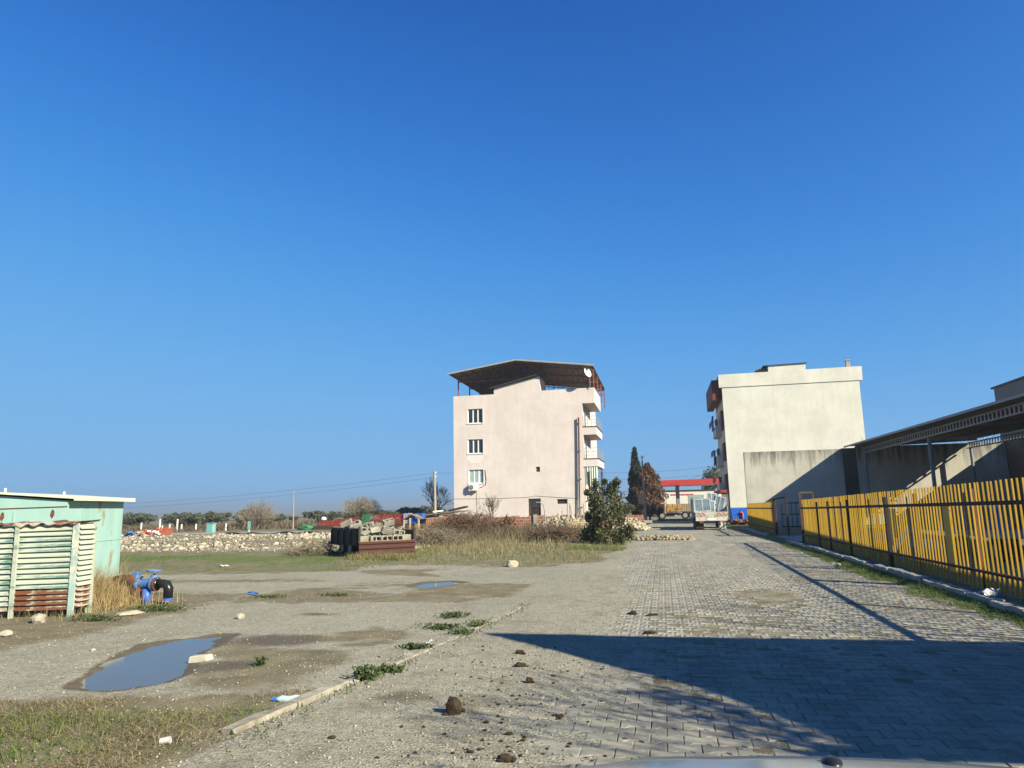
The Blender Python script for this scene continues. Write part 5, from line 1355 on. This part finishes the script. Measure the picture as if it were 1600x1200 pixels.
# reeds beside the shed
n = 2600; x = RNG.normal(-9.95, .42, n); y = RNG.normal(11.35, .42, n); k = (x > -11.2) & ~((x < -9.4) & (y < 10.75) & (y > 10.0)); x, y = x[k], y[k]
tall = np.exp(-((x+10.1)/.45)**2); blades('dry_reeds', MT['grass_reed'], foot(x, y), (.25+.65*RNG.random(len(x)))*(.45+.75*tall), .008*np.ones(len(x)), .9, droop=.35)
n = 900; x = RNG.uniform(-12, -9.0, n); y = RNG.normal(10.1, .22, n); blades('dry_grass', MT['grass_dry'], foot(x, y), .06+.22*RNG.random(n)**2, .005*np.ones(n), 1.4)
# field and verge
x, y = patchy(30000, -27, -8.2, 17.5, 28, lambda x, y: (y > 18.2) & (x > -.98*y) & (np.abs(x+7.5) > .6), .35, .46)
blades('green_grass', MT['grass_green'], foot(x, y), .02+.05*RNG.random(len(x)), .012*np.ones(len(x)), 1.6)
def inverge(x, y): return (x < -1.6-.05*np.abs(y-27)) & (y > 19.3+.25*np.abs(x+6)*0+(fbm(x*.8, y*.8, 2)-.5)*1.5) & (x > -.47*y) 
x, y = patchy(40000, -12.5, -1.6, 19.2, 46, inverge, 1.1, .50)
blades('dry_grass', MT['grass_mixed'], foot(x, y), (.04+.18*RNG.random(len(x))**1.8)*np.interp(y, [19, 22, 40], [.45, 1, 1.2]), .012*np.ones(len(x)), 1.0)
x, y = patchy(9000, -11.5, -3.5, 24, 40, lambda x, y: (x > -.47*y) & (x < -.12*y), .4, .47)
blades('dry_grass', MT['grass_dry'], foot(x, y), .10+.36*RNG.random(len(x))**2, .012*np.ones(len(x)), 1.1)
x, y = patchy(16000, -15.5, -3.2, 33, 46, lambda x, y: (x > -.44*y) & (x < -.11*y), .8, .54)
blades('dry_scrub', MT['scrub_mat'], foot(x, y), .25+.75*RNG.random(len(x))**1.6, .016*np.ones(len(x)), .9)
x, y = patchy(5000, -10.2, -8.0, 22.0, 23.3, lambda x, y: (y < 22.8+(x+10)*.93-.12), 2, .3)
blades('dry_grass', MT['grass_mixed'], foot(x, y), .08+.22*RNG.random(len(x))**1.5, .010*np.ones(len(x)), 1.0)
x, y = patchy(40000, 4.0, 4.75, 9.5, 29, lambda x, y: (x+(fbm(x*2, y*.8, 3)-.5)*.9 > 4.24) & (x < 4.64), .7, .34)
blades('green_grass', MT['grass_green'], foot(x, y), .02+.07*RNG.random(len(x)), .006*np.ones(len(x)), 1.4)
x, y = patchy(3000, 4.85, 5.6, 8, 46, lambda x, y: x > 4.82, .7, .45)
blades('dry_grass', MT['grass_mixed'], foot(x, y), .05+.18*RNG.random(len(x))**2, .006*np.ones(len(x)), 1.2)
x, y = patchy(5000, -3.5, -1.1, 25.8, 29.5, lambda x, y: (x < -1.4-.05*np.abs(y-27.5)), .7, .35)
blades('green_grass', MT['grass_green'], foot(x, y), .03+.08*RNG.random(len(x)), .010*np.ones(len(x)), 1.4)
x, y = patchy(2500, -.6, 4, 72, 76, lambda x, y: x < 3.5, .7, .2)
blades('green_grass', MT['grass_green'], foot(x, y), .1+.15*RNG.random(len(x)), .03*np.ones(len(x)), 1.2)

# ================================================================== TRUCK WITH GLASS, OLD YELLOW TRUCK, STATION
def wheel(parent, c, r, w_, axis='x', rim='rim', n=20):
    m = MB(); d = Vector((w_/2, 0, 0)) if axis == 'x' else Vector((0, w_/2, 0)); c = Vector(c)
    m.tube(c-d, c+d, r, n=n); wo = m.build('wheel', MT['tyre'], parent)
    m = MB(); m.tube(c-d*1.06, c+d*1.06, r*.55, n=14); m.build('rim', MT[rim], wo)
tk = thing('flatbed_truck', 'white flatbed truck parked on the road with its back to the camera', 'truck', (2.85, 45.8, 0))
m = MB(); m.bb(-.98, 1.0, .04, 4.6, .95, 1.08); m.build('bed', MT['oldwood'], tk)
m = MB(); m.bb(-.92, .98, -.02, .038, .56, 1.1); m.build('tailgate', MT['dirtywhite'], tk)
for x0_ in (-.83, .38):
    m = MB(); m.bb(x0_, x0_+.5, -.035, -.021, .84, 1.06); m.build('hazard_plate', MT['hazard'], tk)
m = MB(); m.bb(-.25, .27, -.03, -.021, .60, .72); m.build('number_plate', MT['upvc'], tk)
for x0_ in (-.7, .62):
    m = MB(); m.bb(x0_, x0_+.22, -.03, .02, .44, .55); m.build('tail_light', MT['brickred'], tk)
for x0_ in (-1.0, .99):
    m = MB(); m.bb(x0_, x0_+.03, .05, 4.6, 1.081, 1.42); m.build('side_board', MT['dirtywhite'], tk)
m = MB(); m.bb(-.95, .97, 4.9, 6.6, .62, 1.95); m.build('cab', MT['whitepaint'], tk, bevel=.08)
m = MB(); m.bb(-.7, .72, 4.87, 4.899, 1.4, 1.85); m.build('rear_window', MT['glass'], tk)
m = MB(); m.bar((-.4, .2, .62), (-.4, 6.4, .62), .12, .2); m.bar((.42, .2, .62), (.42, 6.4, .62), .12, .2); m.bar((-.9, .3, .6), (.9, .3, .6), .1); m.build('chassis', MT['blacksteel'], tk)
for x in (-.75, .75): wheel(tk, (x, 1.2, .40), .40, .38); wheel(tk, (x, 5.7, .40), .40, .24)
m = MB(); m.bb(.42, .86, .28, .32, .0+.06, .55); m.build('mud_flap', MT['dirtywhite'], tk)
m = MB(); m.bb(-.92, -.45, .28, .32, .1, .55); m.build('mud_flap', MT['blacksteel'], tk)
m = MB()
for x in (-.98, .98): m.bar((x, .3, 1.42), (x, .3, 2.0), .04); m.bar((x, 4.5, 1.42), (x, 4.5, 2.0), .04)
m.bar((-.98, .3, 1.98), (-.98, 4.5, 1.98), .035); m.build('rack', MT['greysteel'], tk)
rg = random.Random(9)
WF = [(-.95, 1.0, .0, .95, .82, 'large pale glazed window frame leaning at the left of the truck load'), (-.50, .8, .15, 1.05, .78, 'white window frame standing second in the truck load'), (-.32, .62, .3, .75, 1.30, 'tallest white door frame in the middle of the truck load'), (.12, .62, .45, .75, 1.08, 'white window sash leaning right in the truck load'), (-.85, 1.45, .55, .6, .55, 'long low white window frame lying across the truck load'), (.25, .5, .62, .6, .85, 'small white sash at the right end of the truck load')]
for i, (x0_, w_, y0_, d_, h_, lab) in enumerate(WF):
    t_ = thing('window_frame', lab, 'window frame', (2.85+x0_, 46.0+y0_, 1.085)); t_.rotation_euler = (R_(rg.uniform(-16, -6)), R_([-3, 4, 9, 16, -4, 22][i]), R_(rg.uniform(-8, 8)))
    f = MB(); e = .07; f.bb(0, w_, 0, .05, 0, e); f.bb(0, w_, 0, .05, h_-e, h_); f.bb(0, e, 0, .05, e, h_-e); f.bb(w_-e, w_, 0, .05, e, h_-e); f.bb(w_*.5-.03, w_*.5+.03, 0, .05, e, h_-e); f.build('frame', MT['frame_grey'], t_)
    g = MB(); g.bb(e, w_-e, .02, .03, e, h_-e); g.build('pane', MT['pane_blue'], t_)
# blue bin and orange things at the foot of the white building
bs = thing('blue_skip', 'bright blue steel skip at the corner of the cream building', 'skip', (5.6, 56, 0))
m = MB(); m.prism([(4.98, .42), (6.25, .42), (6.3, 1.22), (4.92, 1.22)], 'y', 55.6, 57.2); m.build('body', MT['barrelblue'], bs, True)
for x in (5.05, 6.0): 
    m = MB(); m.bb(x, x+.15, 55.7, 57, 0, .418); m.build('foot', MT['blacksteel'], bs, True)
m = MB(); m.bb(5.6, 5.66, 55.56, 55.6, .45, 1.1); m.build('rib', MT['barrelblue'], bs, True)
m = MB(); m.path([(5.72, 55.5, .5), (5.70, 55.5, .85), (5.60, 55.5, .95), (5.55, 55.5, .9)], .06, 8); o = m.build('orange_hose', MT['orange']); tag(o, 'orange hose hooked over the side of the blue skip', 'hose')
ms = MB(); rg = random.Random(3)
for k in range(26): ms.box((4.9+rg.random()*1.7, 53.6+rg.random()*1.2, .1+rg.random()*.3), (.5*rg.random()+.1, .3, .12), (rg.random(), rg.random(), rg.random()*3))
o = ms.build('scrap_heap', MT['rust']); tag(o, 'dark heap of scrap metal in front of the blue skip', 'scrap heap')
yt = thing('old_truck', 'old ochre yellow truck with wooden sides parked across the end of the road', 'truck', (1.0, 80, 0))
m = MB(); m.prism([(-1.75, .55), (-.72, .55), (-.72, 1.8), (-1.28, 1.8), (-1.48, 1.25), (-1.75, 1.15)], 'y', 0, 1.9); m.build('cab', MT['ochre'], yt, bevel=.05)
m = MB(); m.bb(-1.28, -.85, -.012, -.001, 1.22, 1.68); m.build('side_window', MT['glass'], yt)
m = MB(); m.bb(-1.75, -1.1, -.03, -.002, .62, .98); m.build('fender', MT['dirtywhite'], yt)
for k in range(11):
    m = MB(); m.bb(-.62+k*.25, -.62+k*.25+.235, 0, .05, .82, 1.65); m.build('side_plank', MT['ochre' if k < 6 else 'oldwood'], yt)
m = MB(); m.bb(-.65, 2.15, .06, 1.9, .72, .82); m.bb(-.65, -.6, .06, 1.9, .82, 2.0); m.build('bed', MT['oldwood'], yt)
m = MB(); m.bar((-1.6, .5, .55), (2.1, .5, .55), .12, .18); m.bar((-1.6, 1.4, .55), (2.1, 1.4, .55), .12, .18); m.build('chassis', MT['blacksteel'], yt)
for x in (-1.15, 1.3, 2.0):
    for yy in (.12, 1.75): wheel(yt, (x, yy, .42), .42, .25, 'y')
st_ = thing('petrol_station', 'red roofed petrol station canopy on dark columns at the end of the road', 'petrol station', (3, 95, 0))
m = MB(); m.prism([(-.95, 4.06), (7.6, 4.06), (7.6, 4.78), (-.95, 4.70)], 'y', 95, 103); m.build('canopy_roof', MT['stationred'], st_, True)
for x, yy in ((2.0, 96.5), (2.0, 101.5), (6.9, 96.5)):
    m = MB(); m.bb(x-.2, x+.2, yy, yy+.4, 0, 4.055); m.build('column', MT['bluegrey'], st_, True)
sb = thing('station_shop', 'low white station building with red lettering under the red canopy', 'building', (3, 106, 0))
m = MB(); m.bb(-.6, 9.5, 106, 112, 0, 3.45); m.build('wall', MT['whitepaint'], sb, True)
m = MB(); m.bb(-.7, 9.6, 105.9, 112.1, 3.451, 3.62); m.build('roof_edge', MT['blacksheet'], sb, True)
rg = random.Random(6)
for k in range(9):
    x = 1.2+k*.36; m = MB(); m.bb(x, x+.26, 105.96, 105.999, 2.86, 3.06); m.build('letter', MT['stationred'], sb, True)
m = MB(); m.bb(3.6, 5.8, 105.97, 105.999, .9, 2.9); m.build('window', MT['curtain'], sb, True)
bd = thing('notice_board', 'pale beige board fixed to a stake beside the street lamp', 'board', (-2.0, 74, 0))
m = MB(); m.bb(-.45, .25, -.03, 0, 1.7, 2.75); m.build('panel', MT['palewood'], bd)
m = MB(); m.bar((-.1, .03, 0), (-.1, .03, 1.9), .06); m.build('stake', MT['polewood'], bd)

# ================================================================== POLES, WIRES, LAMP, FENCE POSTS, SIGNS
lp = thing('street_lamp', 'grey concrete street lamp pole with white lamp head before the brown conifer', 'street lamp', (-1.72, 70, 0))
m = MB(); m.tube((.05, 0, 0), (-.02, 0, 5.85), .13, .075, 8); m.build('pole', MT['polewood'], lp)
m = MB(); m.tube((-.03, 0, 5.85), (-.03, 0, 6.05), .05, .08, 8); m.blob((-.03, 0, 6.18), (.17, .17, .16), 3, 2, .02); m.build('lamp_head', MT['upvc'], lp, smooth=True)
m = MB(); m.bar((-.3, 0, 5.3), (.3, 0, 5.3), .06); m.blob((-.03, -.12, 5.55), .08, 1, 1, 0); m.build('cross_arm', MT['greysteel'], lp)
def pole(label, x, y_, h, r, seed, arm=True):
    t_ = thing('utility_pole', label, 'pole', (x, y_, gz(x, y_))); m = MB(); m.tube((0, 0, -.2), (-.08, 0, h), r, r*.65, 8); m.build('shaft', MT['polewood'], t_)
    if arm:
        m = MB()
        for z in (h-.1, h-.45): m.blob((-.18, 0, z), .06, 1, 1, 0); m.blob((.05, 0, z), .06, 1, 1, 0); m.bar((-.2, 0, z-.05), (.1, 0, z-.05), .04)
        m.build('insulator', MT['upvc'], t_)
    return t_
p1 = AY(460, 770, 62); pole('thin pale pole standing alone in the field left of the red crates', AY(459, 800, 62).x, 62, 3.7, .065, 1, False)
pole('thick utility pole with insulators left of the pink block', -19.9, 61.5, 4.95, .15, 2)
def wire(label, a, b, sag, r=.008):
    a = Vector(a); b = Vector(b); m = MB(); pts = []
    for i in range(17):
        t_ = i/16; p = a.lerp(b, t_); p.z -= sag*4*t_*(1-t_); pts.append(p)
    m.path(pts, r, 4); o = m.build('wire', MT['blacksteel']); tag(o, label, 'wire')
wire('upper overhead wire running left from the thick utility pole', (-19.9, 61.5, 4.85), (-62, 61.5, 2.6), .5)
wire('lower overhead wire running left from the thick utility pole', (-19.9, 61.5, 4.45), (-62, 61.5, 2.2), .5)
wire('wire from the thick utility pole to the wall of the pink block', (-19.9, 61.5, 4.85), (-18.9, 64.02, 4.9), .0)
wire('low dark cable crossing behind the red crates to the pink block', (-18.9, 64.1, 2.1), (-45, 66, .9), .3, .018)
wire('upper wire between the pink block and the cream building', (-5.5, 66, 4.6), (5.2, 72, 5.2), .2, .008)
wire('lower wire between the pink block and the cream building', (-5.5, 66, 4.0), (5.2, 72, 4.5), .2, .008)
wire('dark wire from the street lamp over the red canopy', (-1.75, 70, 3.0), (6, 90, 5.6), .3, .014)
wire('wire from the pink block to the street lamp', (-6.6, 66, 3.2), (-1.75, 70, 3.0), .2, .014)
for k in range(8):
    px, py, ht = ((220,822,.9),(249,822,1.2),(264,828,.7),(283,822,.7),(252,834,.6),(276,826,1.2),(305,832,.7),(352,833,.7))[k]
    q = AY(px, py+6, 62); m = MB(); m.bar((0, 0, -.3), (.03, 0, ht), .1); o = m.build('fence_post', MT['upvc']); o.location = (q.x, 62, 0)
    tag(o, 'white fence post, %s in the row at the far field edge' % ['leftmost', 'second from left', 'fourth from left', 'third from right', 'third from left', 'fourth from right', 'second from right', 'rightmost'][k], 'fence post', 'white posts at the far field edge')
sg = thing('field_sign', 'small green sign on a post left of the bare shrub', 'sign', (AY(389, 835, 52).x, 52, 0))
m = MB(); m.bar((0, 0, 0), (0, 0, .75), .06); m.build('post', MT['upvc'], sg)
m = MB(); m.bb(-.12, .12, -.06, -.035, .35, .98); m.build('panel', MT['signteal'], sg)
tb = thing('meter_box', 'pale turquoise box standing in the field beyond the rubble', 'box', (AY(327, 838, 52).x, 52, 0))
m = MB(); m.bb(-.32, .28, 0, .4, .05, .85); m.build('casing', MT['signteal'], tb, bevel=.03)
m = MB(); m.bb(-.36, .32, -.04, .44, .851, .90); m.build('lid', MT['signteal'], tb)
m = MB(); vs = []; fs = []
xa, xb = AY(243, 840, 50).x, AY(268, 840, 50).x
for i in range(9):
    x = xa+(xb-xa)*i/8
    m.tube((x, 50, 0), (x, 50, .62+.05*math.sin(i)), .02, n=4)
for z in np.linspace(.05, .6, 8): m.tube((xa, 50, z), (xb, 50, z), .022, n=4)
o = m.build('orange_netting', MT['orange']); tag(o, 'strip of orange safety netting at the left end of the rubble', 'netting')
hs = MB(); rg = random.Random(2)
pts = []
for i in range(40):
    q = AY(345+i*6.2, 838-i*.12+1.2*math.sin(i*.9), 50); pts.append((q.x, 50+.5*math.sin(i*.5), .07+.05*math.sin(i*.9)))
hs.path(pts, .08, 6); o = hs.build('black_pipe', MT['blackplastic'], smooth=True); tag(o, 'long black plastic pipe lying along the far edge of the rubble', 'pipe')
q0 = AY(265, 838, 51); q1 = AY(470, 832, 51); m = MB(); m.bb(q0.x, q1.x, 51.2, 51.5, 0, .16); o = m.build('road_edge', MT['greysteel']); o['kind'] = 'structure'
for k, (px, w_, h_, mt, lab) in enumerate(((203, 1.2, .5, 'bluecloth', 'dark blue plastic heap beside the turquoise shed'), (222, 1.3, .45, 'stone', 'pale broken slab in the refuse right of the shed'), (232, 1.0, .55, 'orange', 'orange plastic refuse at the left end of the rubble'), (238, .9, .5, 'upvc', 'white panel leaning on the refuse at the left end of the rubble'))):
    q = AY(px, 842, 47); m = MB(); rg = random.Random(k)
    for j in range(6): m.box((rg.uniform(-.5, .5)*w_, rg.uniform(-.3, .3), h_*rg.uniform(.2, .9)), (w_*.4, .25, h_*.25), (rg.uniform(-.5, .5), rg.uniform(-.6, .6), rg.uniform(0, 3)))
    o = m.build('refuse', MT[mt]); o.location = (q.x, 47, .02); tag(o, lab, 'refuse')

# ================================================================== YARD BEHIND THE FENCE
pf = thing('flat_cart', 'low steel handcart with blue side rails behind the yellow fence', 'cart', (8.6, 21, 0), R_(90))
m = MB(); m.bb(-1.6, 1.6, -.7, .7, .62, .72); m.build('deck', MT['greysteel'], pf)
m = MB()
for x in (-1.5, -.5, .5, 1.5): m.bar((x, .65, .72), (x+.25, .65, 1.4), .09, .05)
m.bar((-1.6, .65, 1.4), (1.75, .65, 1.4), .06); m.build('side_rail', MT['barrelblue'], pf)
for x in (-1.1, 1.1):
    for yy in (-.6, .6): wheel(pf, (x, yy, .3), .3, .18, 'y')
for k, (x, y_, z) in enumerate(((8.0, 27.2, 0), (8.3, 27.9, 0), (8.1, 27.5, .32), (7.8, 24.2, 0))):
    m = MB(); m.blob((0, 0, .18), (.42, .36, .24), k+20, 2, .12); o = m.build('sack', MT['sack']); o.location = (x, y_, z); tag(o, ['left white sack on the ground behind the yellow fence', 'right white sack on the ground behind the yellow fence', 'white sack on top of the pile behind the yellow fence', 'single white sack lying nearer behind the yellow fence'][k], 'sack')
for k, (x, y_) in enumerate(((9.4, 18.2), (9.9, 24.4))):
    t_ = thing('blue_drum', ['nearer blue plastic drum behind the yellow fence', 'farther blue plastic drum behind the yellow fence'][k], 'drum', (x, y_, 0)); m = MB(); m.path([(0, 0, 0), (0, 0, .05), (0, 0, .3), (0, 0, .32), (0, 0, .6), (0, 0, .62), (0, 0, .88), (0, 0, .93)], [.27, .29, .29, .3, .3, .29, .29, .26], 18); m.build('drum_body', MT['bluecloth'], t_, smooth=False)
    m = MB(); m.tube((.1, 0, .93), (.1, 0, .96), .05, n=10); m.build('bung', MT['blackplastic'], t_)
m = MB(); m.bb(5.0, 7.2, 29.6, 34.6, .02, .10); o = m.build('entrance_slab', MT['lightconc']); o['kind'] = 'structure'

# ================================================================== OUT OF FRAME: gabled house on the right that shades the road, bare tree, our own car
hg = thing('gabled_house', 'rendered house with a steep tiled gable roof right of the car', 'house', (6.6, 4.1, 0))
m = MB(); m.prism([(2.45, 0), (5.95, 0), (5.95, 3.62), (4.13, 5.86), (2.55, 3.62)], 'x', 6.75, 15.5); m.build('wall', MT['cream'], hg, True)
m = MB(); m.prism([(2.2, 3.56), (3.15, 4.25), (3.5, 4.85), (4.13, 6.0), (6.1, 3.6), (6.1, 3.45), (4.13, 5.85), (3.55, 4.7), (3.2, 4.1), (2.2, 3.42)], 'x', 6.58, 15.7); m.build('roof', MT['rooftile'], hg, True)
bare_tree('bare tree beside the gabled house behind the car', (5.1, 2.75, 0), 4.9, 1.7, .10, 51, 5, 3, .8, .78, 'twig', 8, .12, minr=.006)
sp_ = thing('evergreen_shrub', 'unseen leafy shrub added at the gable end to break up the house shadow', 'shrub', (5.75, 2.55, 0))
leaf_cloud(crown_points(560, [(.25, .15, 3.65), (.3, .45, 4.0), (.15, -.1, 3.2), (.45, -.2, 3.3)], [(.34, .36, .36)]*4, .1), .05, MT['leaf_bush'], 'crown', sp_, 1.5, .5)  # unseen crown added so the house shadow gets a ragged lower edge
m = MB(); m.path([(0, 0, -.1), (.05, 0, 1.6), (0, .05, 3.6)], [.05, .04, .02], 6); m.build('trunk', MT['bark'], sp_)
bare_tree('bare tree in front of the gabled house beside the fence', (8.3, 7.4, 0), 5.4, 2.0, .09, 57, 4, 3, .7, .78, 'twig', 6, .2, minr=.005)
car = thing('car', 'pale blue car whose bonnet shows at the bottom right', 'car', (.42, .2, 0))
n = 24; mrows = 10; vs = []; fs = []
for j in range(mrows+1):
    v_ = j/mrows; yy = .55+1.28*v_
    zc = 1.134-.045*v_**2-(.10 if j == mrows else (.025 if j == mrows-1 else 0))
    for i in range(n+1):
        u = i/n*2-1; x = u*.84; z = zc-.05*abs(u)**2.5-(.10*max(0, abs(u)-.9)/.1)-.0
        z += .008*math.exp(-((abs(u)-.55)/.06)**2); yf = yy-.13*u*u*v_
        vs.append((x, yf-.2, z))
for j in range(mrows):
    for i in range(n): a = j*(n+1)+i; fs.append((a, a+1, a+n+2, a+n+1))
m = MB(); m.add(vs, fs); o = m.build('bonnet', MT['carpaint'], car, smooth=True)
md = o.modifiers.new('s', 'SOLIDIFY'); md.thickness = .02
m = MB(); m.prism([(.32, .35), (1.60, .35), (1.66, .55), (1.60, .88), (1.45, .93), (.32, .96)], 'x', -.86, .86); m.build('front_body', MT['carpaint'], car, bevel=.03)
for x in (-.74, .60):
    m = MB(); m.bb(x, x+.16, 1.3, 1.62, .70, .86); m.build('headlight', MT['curtain'], car)
for x in (-.74, .74): wheel(car, (x, 1.0, .32), .32, .22)
for x in (-.13, .55):
    m = MB(); m.blob((x, 1.36, 1.104), (.02, .028, .012), 2, 2, 0); m.build('washer_nozzle', MT['blackplastic'], car, smooth=True)

# ================================================================== HAZE
hz = MB(); hz.bb(-4500, 4500, -4500, 4500, -4, 28)
t = NT('haze_air'); t.n.remove(t.b); pv_ = t.N('VolumePrincipled'); pv_.inputs['Color'].default_value = (.47, .56, .66, 1); pv_.inputs['Density'].default_value = .00075; pv_.inputs['Anisotropy'].default_value = .2
t.l.new(pv_.outputs[0], t.n['Material Output'].inputs['Volume'])
o = hz.build('haze', t.m); o['kind'] = 'stuff'
